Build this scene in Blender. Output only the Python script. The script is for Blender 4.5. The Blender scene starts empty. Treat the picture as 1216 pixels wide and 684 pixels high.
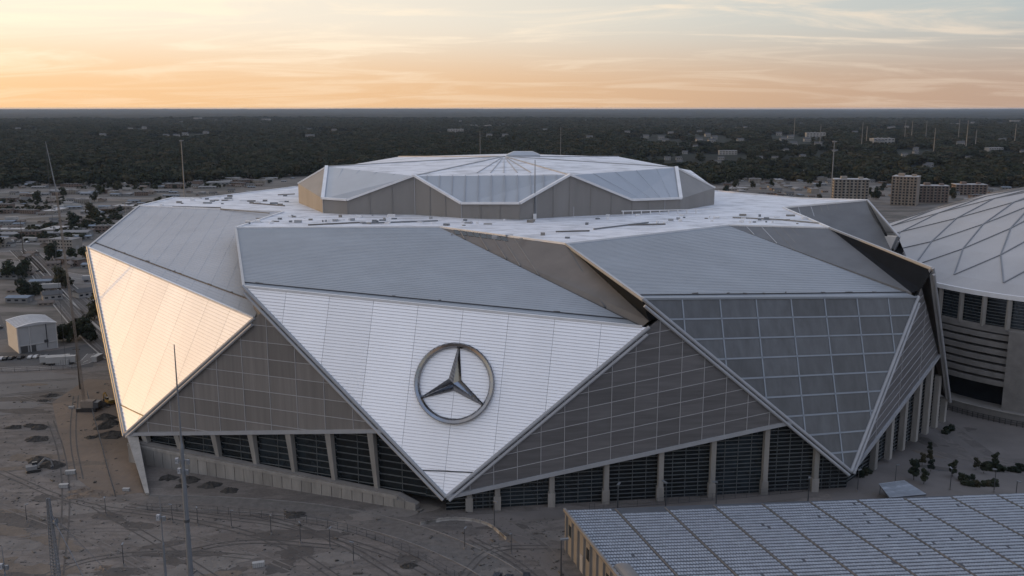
import bpy, bmesh, math, random
from mathutils import Vector as V, Matrix, noise

rnd = random.Random(7)
scene = bpy.context.scene
C = scene.collection

# ------------------------------------------------------------------ camera
F, CX, CY, H = 1100.0, 608.0, 342.0, 115.0      # focal length in photo pixels, centre, camera height in metres
TH = math.atan(214.0 / F)                       # pitch below the horizon
cam_d = bpy.data.cameras.new('camera'); cam = bpy.data.objects.new('camera', cam_d); C.objects.link(cam)
cam_d.sensor_width = 36.0; cam_d.lens = 36.0 * F / 1216.0
cam_d.clip_start = 1.0; cam_d.clip_end = 120000.0
cam.location = (0, 0, H); cam.rotation_euler = (math.pi / 2 - TH, 0, 0)
scene.camera = cam
scene.render.resolution_x = 1024; scene.render.resolution_y = 576

# ------------------------------------------------------------------ sky and sun
SUN_AZ = math.radians(-70.0)       # measured from the viewing direction (+Y), negative to the left
SUN_EL = math.radians(3.2)
world = bpy.data.worlds.new('World'); scene.world = world; world.use_nodes = True
nt = world.node_tree; nt.nodes.clear()
def wn(t, **kw):
    n = nt.nodes.new(t)
    for k, v in kw.items(): setattr(n, k, v)
    return n
def wl(a, b): nt.links.new(a, b)
def wmath(op, a, b=None, clamp=False):
    n = wn('ShaderNodeMath', operation=op, use_clamp=clamp)
    for i, s in enumerate((a, b)):
        if s is None: continue
        if isinstance(s, (int, float)): n.inputs[i].default_value = s
        else: wl(s, n.inputs[i])
    return n.outputs[0]
def wmix(fac, a, b, mode='MIX'):
    n = wn('ShaderNodeMix', data_type='RGBA', blend_type=mode)
    for i, s in ((0, fac), (6, a), (7, b)):
        if isinstance(s, (int, float)): n.inputs[i].default_value = s
        elif isinstance(s, tuple): n.inputs[i].default_value = s
        else: wl(s, n.inputs[i])
    return n.outputs[2]
sky = wn('ShaderNodeTexSky', sky_type='NISHITA')
sky.sun_disc = False; sky.sun_elevation = SUN_EL; sky.sun_rotation = SUN_AZ
sky.altitude = 300; sky.air_density = 1.0; sky.dust_density = 2.2; sky.ozone_density = 1.5
geo = wn('ShaderNodeTexCoord'); sep = wn('ShaderNodeSeparateXYZ'); wl(geo.outputs['Generated'], sep.inputs[0])
elev = wmath('MAXIMUM', sep.outputs[2], 0.0)
# thin cirrus sheet: a noise stretched along the horizon, denser high up, with hazy veil over the whole sky
proj = wmath('DIVIDE', 1.0, wmath('ADD', elev, 0.11))
pu = wmath('MULTIPLY', sep.outputs[0], proj); pv = wmath('MULTIPLY', sep.outputs[1], proj)
cmb = wn('ShaderNodeCombineXYZ'); wl(pu, cmb.inputs[0]); wl(pv, cmb.inputs[1])
mp = wn('ShaderNodeMapping'); mp.inputs['Rotation'].default_value = (0, 0, 0.42); mp.inputs['Scale'].default_value = (0.55, 1.25, 1); wl(cmb.outputs[0], mp.inputs[0])
n1 = wn('ShaderNodeTexNoise'); n1.inputs['Scale'].default_value = 1.35; n1.inputs['Detail'].default_value = 9; n1.inputs['Roughness'].default_value = 0.6; n1.inputs['Distortion'].default_value = 0.9
wl(mp.outputs[0], n1.inputs['Vector'])
cl = wn('ShaderNodeMapRange', interpolation_type='SMOOTHSTEP'); wl(n1.outputs[0], cl.inputs[0])
cl.inputs[1].default_value = 0.44; cl.inputs[2].default_value = 0.66; cl.inputs[3].default_value = 0.0; cl.inputs[4].default_value = 1.0
# direction towards the sun (0..1), for the warm side of the sky
sdx, sdy = math.sin(SUN_AZ), math.cos(SUN_AZ)
dots = wmath('ADD', wmath('MULTIPLY', sep.outputs[0], sdx), wmath('MULTIPLY', sep.outputs[1], sdy))
warm = wmath('MULTIPLY', wmath('ADD', dots, 1.0), 0.5, True)
wr = wn('ShaderNodeMapRange', interpolation_type='SMOOTHSTEP'); wl(warm, wr.inputs[0]); wr.inputs[1].default_value = 0.34; wr.inputs[2].default_value = 0.86; warm2 = wr.outputs[0]
low = wn('ShaderNodeMapRange', interpolation_type='SMOOTHERSTEP'); wl(elev, low.inputs[0])
low.inputs[1].default_value = 0.0; low.inputs[2].default_value = 0.105; low.inputs[3].default_value = 1.0; low.inputs[4].default_value = 0.0
SKY_S = 0.12
nish = wmix(1.0, sky.outputs[0], (SKY_S, SKY_S, SKY_S, 1), 'MULTIPLY')
# veil of high haze lit by the set sun: peach along the horizon, cream towards the sun, grey blue away from it and overhead
hor = wmix(warm2, (0.55, 0.39, 0.31, 1), (1.07, 0.68, 0.37, 1))
mid_ = wmix(warm2, (0.52, 0.585, 0.60, 1), (1.12, 0.99, 0.82, 1))
top_ = wmix(warm2, (0.57, 0.73, 1.08, 1), (0.74, 0.82, 0.97, 1))
hi_ = wn('ShaderNodeMapRange', interpolation_type='SMOOTHERSTEP'); wl(elev, hi_.inputs[0])
hi_.inputs[1].default_value = 0.05; hi_.inputs[2].default_value = 0.5; hi_.inputs[3].default_value = 0.0; hi_.inputs[4].default_value = 1.0
veil = wmix(low.outputs[0], wmix(hi_.outputs[0], mid_, top_), hor)
cloudc = wmix(warm2, (0.84, 0.71, 0.58, 1), (1.14, 0.97, 0.74, 1))
base = wmix(0.86, nish, veil)
cfac = wmath('MULTIPLY', cl.outputs[0], wmath('SUBTRACT', 0.78, wmath('MULTIPLY', low.outputs[0], 0.55)))
skyc = wmix(cfac, base, cloudc)
# aureole of the low sun
sd3 = wn('ShaderNodeVectorMath', operation='DOT_PRODUCT'); wl(geo.outputs['Generated'], sd3.inputs[0])
sd3.inputs[1].default_value = (math.sin(SUN_AZ) * math.cos(SUN_EL), math.cos(SUN_AZ) * math.cos(SUN_EL), math.sin(SUN_EL))
aur = wmath('POWER', wmath('MAXIMUM', sd3.outputs['Value'], 0.0), 9.0)
skyc = wmix(aur, skyc, wmix(1.0, skyc, (1.0, 0.55, 0.18, 1), 'ADD'))
bg = wn('ShaderNodeBackground'); wl(skyc, bg.inputs[0]); bg.inputs[1].default_value = 1.0
wo = wn('ShaderNodeOutputWorld'); wl(bg.outputs[0], wo.inputs[0])

sun_d = bpy.data.lights.new('sun', 'SUN'); sun = bpy.data.objects.new('sun', sun_d); C.objects.link(sun)
sun_d.energy = 1.05; sun_d.angle = math.radians(0.6); sun_d.color = (1.0, 0.52, 0.08)
sdir = V((math.sin(SUN_AZ) * math.cos(SUN_EL), math.cos(SUN_AZ) * math.cos(SUN_EL), math.sin(SUN_EL)))
sun.rotation_euler = (-sdir).to_track_quat('-Z', 'Y').to_euler(); sun.location = (-400, 100, 300)

vs = scene.view_settings
vs.view_transform = 'Standard'; vs.look = 'None'; vs.exposure = 0.0; vs.gamma = 1.0; vs.use_curve_mapping = False

# ------------------------------------------------------------------ helpers
UP = V((0, 0, 1))
def ray(px, py):
    c, s = math.cos(TH), math.sin(TH); dx = (px - CX) / F; dy = -(py - CY) / F
    return V((dx, c + dy * s, -s + dy * c))
def P(px, py, z=0.0):
    d = ray(px, py); t = (z - H) / d.z
    return V((d.x * t, d.y * t, z))
def Pd(px, py, D):
    d = ray(px, py); t = D / d.y
    return V((d.x * t, D, H + d.z * t))
def onplane(px, py, o, n):
    d = ray(px, py); c = V((0, 0, H)); t = (o - c).dot(n) / d.dot(n)
    return c + d * t

class MB:
    def __init__(s): s.v = []; s.f = []
    def poly(s, pts):
        i = len(s.v); s.v += [tuple(p) for p in pts]; s.f.append(tuple(range(i, i + len(pts)))); return s
    def prism(s, pts, n, a, b):
        k = len(pts); i = len(s.v)
        s.v += [tuple(p + n * b) for p in pts] + [tuple(p + n * a) for p in pts]
        s.f.append(tuple(range(i, i + k))); s.f.append(tuple(range(i + 2 * k - 1, i + k - 1, -1)))
        for j in range(k):
            q = (j + 1) % k; s.f.append((i + j, i + k + j, i + k + q, i + q))
        return s
    def box(s, c, sx, sy, sz, rz=0.0, base=True):
        c = V(c); ca, sa = math.cos(rz), math.sin(rz); hx, hy = sx / 2, sy / 2
        pts = [V((c.x + x * ca - y * sa, c.y + x * sa + y * ca, c.z)) for x, y in ((-hx, -hy), (hx, -hy), (hx, hy), (-hx, hy))]
        z0 = 0 if base else -sz / 2
        return s.prism(pts, UP, z0, z0 + sz)
    def bar(s, a, b, w, h, up=UP, w2=None, h2=None):
        a, b = V(a), V(b); d = (b - a).normalized(); x = d.cross(up)
        if x.length < 1e-4: x = d.cross(V((1, 0, 0)))
        x.normalize(); y = x.cross(d); w2 = w if w2 is None else w2; h2 = h if h2 is None else h2
        i = len(s.v)
        for p, ww, hh in ((a, w, h), (b, w2, h2)):
            for sx, sy in ((-1, -1), (1, -1), (1, 1), (-1, 1)): s.v.append(tuple(p + x * (sx * ww / 2) + y * (sy * hh / 2)))
        s.f += [(i + 3, i + 2, i + 1, i), (i + 4, i + 5, i + 6, i + 7)] + [(i + j, i + (j + 1) % 4, i + 4 + (j + 1) % 4, i + 4 + j) for j in range(4)]
        return s
    def tube(s, pts, radii, k=8, cap=True):
        pts = [V(p) for p in pts]; rings = []
        for j, p in enumerate(pts):
            d = (pts[min(j + 1, len(pts) - 1)] - pts[max(j - 1, 0)]).normalized()
            x = d.cross(V((0.31, 0.95, 0.07)) if abs(d.z) > 0.9 else UP).normalized(); y = x.cross(d)
            r = radii[j] if isinstance(radii, (list, tuple)) else radii; i = len(s.v)
            for q in range(k):
                a = 2 * math.pi * q / k; s.v.append(tuple(p + x * (math.cos(a) * r) + y * (math.sin(a) * r)))
            rings.append(i)
        for a, b in zip(rings, rings[1:]):
            for q in range(k): s.f.append((a + q, a + (q + 1) % k, b + (q + 1) % k, b + q))
        if cap: s.f.append(tuple(rings[0] + q for q in range(k - 1, -1, -1))); s.f.append(tuple(rings[-1] + q for q in range(k)))
        return s
    def mesh(s, name):
        me = bpy.data.meshes.new(name); me.from_pydata(s.v, [], s.f); me.update(); return me

def tag(o, label=None, cat=None, group=None, kind=None):
    if label: o['label'] = label
    if cat: o['category'] = cat
    if group: o['group'] = group
    if kind: o['kind'] = kind
    return o
def empty(name, loc=(0, 0, 0), rz=0.0):
    o = bpy.data.objects.new(name, None); C.objects.link(o); o.location = loc; o.rotation_euler = (0, 0, rz); o.empty_display_size = 1.0
    return o
def wpos(o):
    p = V(o.location)
    while o.parent: o = o.parent; p = p + V(o.location)
    return p
def part(name, mb, mat, parent=None, smooth=False, world_coords=True):
    """link a builder (or mesh) as one object; geometry given in world coordinates under an unrotated parent"""
    me = mb if isinstance(mb, bpy.types.Mesh) else mb.mesh(name)
    if not me.materials: me.materials.append(mat)
    if smooth:
        for p in me.polygons: p.use_smooth = True
    o = bpy.data.objects.new(name, me); C.objects.link(o)
    if parent is not None:
        o.parent = parent
        if world_coords: o.location = -wpos(parent)
    return o
def fixnormals(mb, name='m'):
    me = mb.mesh(name); bm = bmesh.new(); bm.from_mesh(me); bmesh.ops.recalc_face_normals(bm, faces=bm.faces); bm.to_mesh(me); bm.free(); return me
def copy_tree(o, parent=None):
    c = o.copy(); C.objects.link(c); c.parent = parent
    for ch in list(o.children): copy_tree(ch, c)
    return c

# ------------------------------------------------------------------ materials
M = {}
def mat(name, col, rough=0.6, metal=0.0, var=0.12, scale=0.2, col2=None, bump=0.0, bscale=None, stretch=(1, 1, 1), spec=0.5, detail=6, lo=0.3, hi=0.7, coat=0.0, rand=0.0):
    m = bpy.data.materials.new(name); m.use_nodes = True; t = m.node_tree; b = t.nodes['Principled BSDF']
    tc = t.nodes.new('ShaderNodeTexCoord'); mpn = t.nodes.new('ShaderNodeMapping'); mpn.inputs['Scale'].default_value = stretch
    geo = t.nodes.new('ShaderNodeNewGeometry'); t.links.new(geo.outputs['Position'], mpn.inputs[0])
    nz = t.nodes.new('ShaderNodeTexNoise'); nz.inputs['Scale'].default_value = scale; nz.inputs['Detail'].default_value = detail; nz.inputs['Roughness'].default_value = 0.62
    t.links.new(mpn.outputs[0], nz.inputs['Vector'])
    rp = t.nodes.new('ShaderNodeMapRange'); t.links.new(nz.outputs[0], rp.inputs[0]); rp.inputs[1].default_value = lo; rp.inputs[2].default_value = hi
    mx = t.nodes.new('ShaderNodeMix'); mx.data_type = 'RGBA'; t.links.new(rp.outputs[0], mx.inputs[0])
    c2 = col2 if col2 else tuple(c * (1 - 2 * var) for c in col)
    mx.inputs[6].default_value = (*c2, 1); mx.inputs[7].default_value = (*col, 1)
    if rand:      # pieces of one kind differ slightly in tone
        oi = t.nodes.new('ShaderNodeObjectInfo'); mr = t.nodes.new('ShaderNodeMapRange'); t.links.new(oi.outputs['Random'], mr.inputs[0])
        mr.inputs[3].default_value = 1 - rand; mr.inputs[4].default_value = 1 + rand
        vm = t.nodes.new('ShaderNodeVectorMath'); vm.operation = 'SCALE'; t.links.new(mx.outputs[2], vm.inputs[0]); t.links.new(mr.outputs[0], vm.inputs['Scale'])
        t.links.new(vm.outputs[0], b.inputs['Base Color'])
    else: t.links.new(mx.outputs[2], b.inputs['Base Color'])
    b.inputs['Roughness'].default_value = rough; b.inputs['Metallic'].default_value = metal; b.inputs['Specular IOR Level'].default_value = spec
    b.inputs['Coat Weight'].default_value = coat
    if bump:
        n2 = t.nodes.new('ShaderNodeTexNoise'); n2.inputs['Scale'].default_value = bscale or scale * 6; n2.inputs['Detail'].default_value = 5
        t.links.new(mpn.outputs[0], n2.inputs['Vector'])
        bp = t.nodes.new('ShaderNodeBump'); bp.inputs['Strength'].default_value = bump; bp.inputs['Distance'].default_value = 0.5
        t.links.new(n2.outputs[0], bp.inputs['Height']); t.links.new(bp.outputs[0], b.inputs['Normal'])
    M[name] = m; return m
mat('white_cladding', (0.92, 0.92, 0.94), 0.64, 0.72, 0.05, 0.05, stretch=(1, 1, 0.3), rand=0.03)
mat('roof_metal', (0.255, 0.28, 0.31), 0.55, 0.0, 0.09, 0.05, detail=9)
mat('membrane', (0.62, 0.63, 0.66), 0.7, 0.0, 0.2, 0.10, bump=0.3, bscale=0.5, lo=0.33, hi=0.55, stretch=(1,2,1), detail=9)
mat('drum_fabric', (0.34, 0.37, 0.41), 0.4, 0.0, 0.06, 0.06)
mat('drum_wall', (0.225, 0.215, 0.205), 0.6, 0.0, 0.10, 0.10, stretch=(1, 1, 0.15))
mat('trim', (0.32, 0.33, 0.35), 0.4, 0.0, 0.08, 0.2)
mat('trim_white', (0.70, 0.70, 0.71), 0.45, 0.0, 0.08, 0.2)
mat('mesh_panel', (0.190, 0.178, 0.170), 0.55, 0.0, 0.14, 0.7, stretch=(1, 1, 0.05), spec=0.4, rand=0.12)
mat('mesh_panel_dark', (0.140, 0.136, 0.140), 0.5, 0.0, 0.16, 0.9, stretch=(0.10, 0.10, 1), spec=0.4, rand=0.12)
mat('translucent_panel', (0.098, 0.106, 0.118), 0.4, 0.0, 0.2, 0.35, stretch=(1, 1, 0.25), spec=0.5, rand=0.16)
mat('mullion', (0.36, 0.36, 0.37), 0.5, 0.0, 0.06, 0.3)
mat('mullion_blue', (0.24, 0.27, 0.31), 0.5, 0.0, 0.06, 0.3)
mat('dark_glass', (0.016, 0.024, 0.030), 0.25, 0.0, 0.4, 0.3, spec=0.5, rand=0.4)
mat('louvre', (0.10, 0.11, 0.115), 0.5, 0.0, 0.1, 0.4)
mat('concrete', (0.28, 0.265, 0.245), 0.85, 0.0, 0.18, 0.35, bump=0.2, stretch=(1, 1, 0.2), rand=0.12)
mat('concrete_dark', (0.20, 0.19, 0.18), 0.85, 0.0, 0.16, 0.25, bump=0.2)
mat('wall_brown', (0.125, 0.115, 0.108), 0.7, 0.0, 0.12, 0.12, stretch=(1, 1, 0.4))
mat('wall_grey', (0.125, 0.13, 0.138), 0.7, 0.0, 0.12, 0.12, stretch=(1, 1, 0.4))
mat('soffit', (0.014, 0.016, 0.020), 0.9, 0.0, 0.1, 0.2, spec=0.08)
mat('chrome', (0.30, 0.30, 0.31), 0.09, 1.0, 0.10, 0.2)
mat('fabric_white', (0.39, 0.385, 0.39), 0.7, 0.0, 0.10, 0.03, bump=0.1)
mat('ridge', (0.19, 0.20, 0.215), 0.6, 0.0, 0.1, 0.2)
mat('dirty_line', (0.16, 0.15, 0.14), 0.8, 0.0, 0.2, 0.4)
mat('black_paint', (0.02, 0.02, 0.022), 0.5, 0.0, 0.1, 0.5)
mat('steel', (0.19, 0.205, 0.225), 0.5, 0.3, 0.1, 0.3)
mat('steel_dark', (0.07, 0.075, 0.085), 0.5, 0.3, 0.1, 0.3)

# ------------------------------------------------------------------ polygon tools
def clip_half(poly, f, c, keep_ge):
    out = []; n = len(poly)
    for i in range(n):
        a, b = poly[i], poly[(i + 1) % n]; fa, fb = f(a) - c, f(b) - c
        if not keep_ge: fa, fb = -fa, -fb
        if fa >= 0: out.append(a)
        if (fa > 0 and fb < 0) or (fa < 0 and fb > 0): out.append(a + (b - a) * (fa / (fa - fb)))
    return out
def clip(poly, f, lo, hi):
    p = clip_half(poly, f, lo, True)
    if len(p) < 3: return []
    p = clip_half(p, f, hi, False)
    return p if len(p) >= 3 else []
def area(p):
    a = V((0, 0, 0))
    for i in range(1, len(p) - 1): a += (p[i] - p[0]).cross(p[i + 1] - p[0])
    return a.length / 2
def line_in_poly(poly, f, c):
    hits = []
    n = len(poly)
    for i in range(n):
        a, b = poly[i], poly[(i + 1) % n]; fa, fb = f(a) - c, f(b) - c
        if fa * fb < 0: hits.append(a + (b - a) * (fa / (fa - fb)))
    return hits[:2] if len(hits) >= 2 else None
def orient(poly, n):
    a = V((0, 0, 0))
    for i in range(1, len(poly) - 1): a += (poly[i] - poly[0]).cross(poly[i + 1] - poly[0])
    return poly if a.dot(n) > 0 else poly[::-1]
def steps(lo, hi, k): return [lo + (hi - lo) * i / k for i in range(k + 1)]
# ================================================================== STADIUM
SC = V((0, 440, 0))
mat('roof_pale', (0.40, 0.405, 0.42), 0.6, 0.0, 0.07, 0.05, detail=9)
mat('backing', (0.48, 0.49, 0.51), 0.6, 0.0, 0.05, 0.2)
stadium = empty('stadium', SC)
tag(stadium, 'huge angular silver stadium of folded triangular petals with a round star emblem', 'stadium')

ZR = 68.0
T = [P(150, 515, 9), P(530, 590, 5), P(1010, 560, 6), P(1127, 474, 9)]
T += [V((172, 450, 5)), V((124, 568, 5)), V((0, 612, 5)), V((-128, 580, 5)), V((-180, 450, 6))]
NT = len(T)
def vplane(a, b):                      # outward normal of the vertical plane through a, b
    d = (b - a); n = V((d.y, -d.x, 0)).normalized()
    return n if n.dot(a - SC) > 0 else -n
NF = [vplane(T[i], T[(i + 1) % NT]) for i in range(NT)]      # facade between tip i and i+1
K = {}
pk = {0: (315, 367), 1: (787, 375), 2: (1094, 342)}
PK = []
for i in range(NT):
    if i in pk: PK.append(onplane(*pk[i], T[i], NF[i]))
    else:
        m = (T[i] + T[(i + 1) % NT]) / 2; m.z = 55; PK.append(m)
EL, ER, RL, RR = [None] * NT, [None] * NT, [None] * NT, [None] * NT
def pn(a, b, c):
    n = (b - a).cross(c - a).normalized()
    return n if n.dot(a - SC) > 0 else -n
N1 = pn(T[1], PK[0], PK[1]); EL[1] = T[1] + (PK[0] - T[1]) * 1.125; ER[1] = T[1] + (PK[1] - T[1]) * 0.935
N2 = pn(T[2], PK[1], PK[2]); EL[2] = T[2] + (PK[1] - T[2]) * 1.10; ER[2] = T[2] + (PK[2] - T[2]) * 0.945
EL[0] = P(105, 294, 61); ER[0] = T[0] + (PK[0] - T[0]) * 0.93
RL[1] = P(280, 271, ZR); RR[1] = P(522, 270, ZR)
RL[2] = P(672, 290, ZR); RR[2] = P(865, 268, ZR)
RL[0] = P(165, 245, ZR); RR[0] = P(337, 252, ZR)
RL[3] = P(985, 271, ZR); RR[3] = P(930, 247, ZR)
EL[3] = PK[2] + (PK[2] - T[3]) * 0.10 + V((0, 0, 2.0))
EL[3] = onplane(1107, 319, EL[3], V((0, 1, 0)))
RL[4] = P(1030, 238, 72.0); EL[4] = V((165, 392, 61)); ER[4] = V((174, 482, 50))
RR[4] = V((152, 488, ZR)); RL[5] = V((118, 532, ZR)); RR[8] = P(206, 235, ZR); RL[8] = P(238, 236, ZR); RR[7] = P(352, 222, ZR)
for i in range(NT):
    if EL[i] is None: EL[i] = T[i] + (PK[i - 1] - T[i]) * 1.10
    if ER[i] is None: ER[i] = T[i] + (PK[i] - T[i]) * (0.92 if i != 3 else 0.68)
    ctr = V((0, 440, ZR))
    if RL[i] is None: q = EL[i] + (ctr - EL[i]) * 0.22; q.z = ZR; RL[i] = q
    if RR[i] is None: q = ER[i] + (ctr - ER[i]) * 0.40; q.z = ZR; RR[i] = q

# ---- lower roof deck: flat membrane to the rim
rim = []
for i in range(NT): rim += [RL[i], RR[i]]
deck = MB(); deck.prism(orient(rim, UP), UP, -1.2, 0.0)
lower_roof = part('lower_roof', deck, M['membrane'], stadium)
edge = MB()
for a, b in zip(rim, rim[1:] + rim[:1]): edge.bar(a + UP * 0.1, b + UP * 0.1, 0.7, 0.9)
part('roof_edge', edge, M['trim_white'], lower_roof)

def strips(parent, poly, n, fu, ku, fv, kv, gap, depth, m, name='cladding_panel', offset=0.15):
    """cladding: each strip between two seams is one object made of stepped (lapped) rows"""
    us = [fu(p) for p in poly]; vsv = [fv(p) for p in poly]
    U = steps(min(us), max(us), ku); W = steps(min(vsv), max(vsv), kv)
    for a, b in zip(U, U[1:]):
        st = clip(poly, fu, a + gap, b - gap)
        if not st or area(st) < 0.5: continue
        mb = MB()
        for lo, hi in zip(W, W[1:]):
            c = clip(st, fv, lo + 0.035, hi - 0.035)
            if len(c) < 3 or area(c) < 0.02: continue
            c = orient(c, n)
            off = [p + n * (offset + depth * (1 - (fv(p) - lo) / (hi - lo))) for p in c]
            mb.poly(off)
            for j in range(len(c)):
                q = (j + 1) % len(c)
                if abs(fv(c[j]) - lo) < 1e-4 and abs(fv(c[q]) - lo) < 1e-4:
                    mb.poly([off[j], c[j] + n * offset * 0.2, c[q] + n * offset * 0.2, off[q]])
        if mb.f: part(name, mb, m, parent)

def grid(parent, poly, n, fu, U, fv, W, gap, pm, mm, bar_w=0.28, bar_h=0.30, pname='panel', thick=0.12):
    """curtain-wall grid: one panel per cell plus proud mullions"""
    for a, b in zip(U, U[1:]):
        st = clip(poly, fu, a + gap, b - gap)
        if not st: continue
        for lo, hi in zip(W, W[1:]):
            c = clip(st, fv, lo + gap, hi - gap)
            if len(c) < 3 or area(c) < 0.6: continue
            mb = MB(); dp = rnd.uniform(0, 0.06); mb.prism(orient(c, n), n, 0.02, thick + dp)
            part(pname, mb, pm, parent)
    for f, vals in ((fu, U), (fv, W)):
        for v in vals[1:-1]:
            s = line_in_poly(poly, f, v)
            if s and (s[0] - s[1]).length > 1.0:
                part('mullion', MB().bar(s[0] + n * 0.16, s[1] + n * 0.16, bar_w, bar_h, n), mm, parent)

def hdir(n): return UP.cross(n).normalized()

# ---- petals: sloped face, sloped roof and the wall closing the step to the petal before
seam_counts = {0: (9, 48), 1: (9, 58)}
for i in range(NT):
    face = [T[i], ER[i], EL[i]]; n = pn(*face); face = orient(face, n)
    petal = part('petal', MB().prism(face, n, -1.0, 0.0), M['backing'] if i != 2 else M['mullion_blue'], stadium)
    u = (ER[i] - EL[i]).normalized(); w = n.cross(u).normalized()
    if w.z < 0: w = -w
    fu = lambda p, u=u: p.dot(u); fw = lambda p, w=w: p.dot(w)
    if i == 2:
        petal['label'] = 'dark translucent petal divided into a grid of panels'
        ui = u; wi = n.cross(ui); wi = wi if wi.z > 0 else -wi
        fu = lambda p, u=ui: p.dot(u); fw = lambda p, w=wi: p.dot(w)
        us = [fu(p) for p in face]; ws = [fw(p) for p in face]
        U = steps(min(us), max(us), 8); W = steps(min(ws), max(ws), 9)
        grid(petal, face, n, fu, U, fw, W, 0.30, M['translucent_panel'], M['mullion_blue'], 0.45, 0.30)
    else:
        ku, kv = seam_counts.get(i, (6, 20))
        strips(petal, face, n, fu, ku, fw, kv, 0.05, 0.16, M['white_cladding'])
        if i == 0: petal['label'] = 'sunlit white clad petal glowing warm in the last sun'
    # white petals end in a short separate tip
    if i in (0, 1):
        z0 = T[i].z; tipz = z0 + 7.0
        s = line_in_poly(face, lambda p: p.z, tipz)
        if s: part('tip_joint', MB().bar(s[0] + n * 0.25, s[1] + n * 0.25, 0.35, 0.25, n), M['steel_dark'], petal)
    for a, b in ((T[i], EL[i]), (T[i], ER[i])):
        d = (b - a).normalized()
        sdv = d.cross(n).normalized(); sdv = sdv if sdv.dot((EL[i] + ER[i]) / 2 - T[i]) > 0 else -sdv
        part('edge_beam', MB().tube([a + n * 0.25, b + n * 0.25 + d * 0.3], 0.55, 8), M['trim'], petal)
        part('edge_beam', MB().tube([a + n * 0.1 - sdv * 1.3, b - d * 1.5 + n * 0.1 - sdv * 1.3], 0.5, 8), M['trim'], petal)
    # roof slab
    q = [EL[i], ER[i], RR[i], RL[i]]
    if i == 1: q[1] = EL[1] + (ER[1] - EL[1]) * 0.985
    # bilinear patch so that the four corners need not be coplanar
    NU, NV = 12, 10; pts = {}
    for a in range(NU + 1):
        for b in range(NV + 1):
            s_, t_ = a / NU, b / NV
            pts[a, b] = (q[0] * (1 - s_) + q[1] * s_) * (1 - t_) + (q[3] * (1 - s_) + q[2] * s_) * t_
            if i >= 3:   # steep petals fold along the valley from rim to eave
                pts[a, b] = q[0] + (q[1] - q[0]) * s_ + (q[3] - q[0]) * t_ if False else (q[3] + (q[0] - q[3]) * (1 - t_) + (q[1] - q[0]) * s_ if s_ <= 1 - t_ else q[3] + (q[2] - q[3]) * (s_) + (q[1] - q[2]) * (1 - t_))
    top = MB()
    for a in range(NU):
        for b in range(NV): top.poly([pts[a, b], pts[a + 1, b], pts[a + 1, b + 1], pts[a, b + 1]])
    for a in range(NU): top.poly([pts[a, 0] - UP * 0.8, pts[a + 1, 0] - UP * 0.8, pts[a + 1, 0], pts[a, 0]])
    for b in range(NV): top.poly([pts[0, b] - UP * 0.8, pts[0, b], pts[0, b + 1], pts[0, b + 1] - UP * 0.8])
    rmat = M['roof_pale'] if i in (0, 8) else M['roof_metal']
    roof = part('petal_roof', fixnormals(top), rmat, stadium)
    sm = MB()
    for a in range(1, NU):
        for b in range(NV): sm.bar(pts[a, b] + UP * 0.04, pts[a, b + 1] + UP * 0.04, 0.12, 0.04)
    if i not in (1, 2): tag(part('standing_seam', sm, rmat, roof), kind='stuff')
    # fine ribs across the slope
    rb = MB(); KR = 46
    for k in range(1, KR):
        t_ = k / KR
        a_ = q[0] * (1 - t_) + q[3] * t_; b_ = q[1] * (1 - t_) + q[2] * t_
        rb.bar(a_ + UP * 0.03, b_ + UP * 0.03, 0.24, 0.045)
    tag(part('roof_rib', rb, rmat, roof), kind='stuff')
    # walkway and cable rail along the eave
    t_ = 0.055 if i in (1, 2) else 0.10
    e0 = q[0] * (1 - t_) + q[3] * t_; e1 = q[1] * (1 - t_) + q[2] * t_
    part('eave_gutter', MB().bar(e0 + UP * 0.18, e1 + UP * 0.18, 0.5, 0.3), M['steel_dark'], roof)
    for k in range(14):
        if rnd.random() < 0.45:
            s_ = (k + rnd.random() * 0.6) / 14; c_ = e0 * (1 - s_) + e1 * s_
            part('snow_guard', MB().bar(c_ + UP * 0.3, c_ + (e1 - e0).normalized() * rnd.uniform(0.8, 3.0) + UP * 0.3 + (q[3] - q[0]).normalized() * rnd.uniform(-0.6, 1.0), 0.3, 0.4), M['dirty_line'], roof)
    part('fascia_trim', MB().bar(EL[i] + UP * 0.12, RL[i] + UP * 0.12, 0.8, 0.7), M['trim'], roof)
    part('fascia_trim', MB().bar(q[0] + UP * 0.1 + n * 0.15, q[1] + UP * 0.1 + n * 0.15, 0.7, 0.6), M['trim_white'] if i != 2 else M['roof_metal'], roof)

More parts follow.
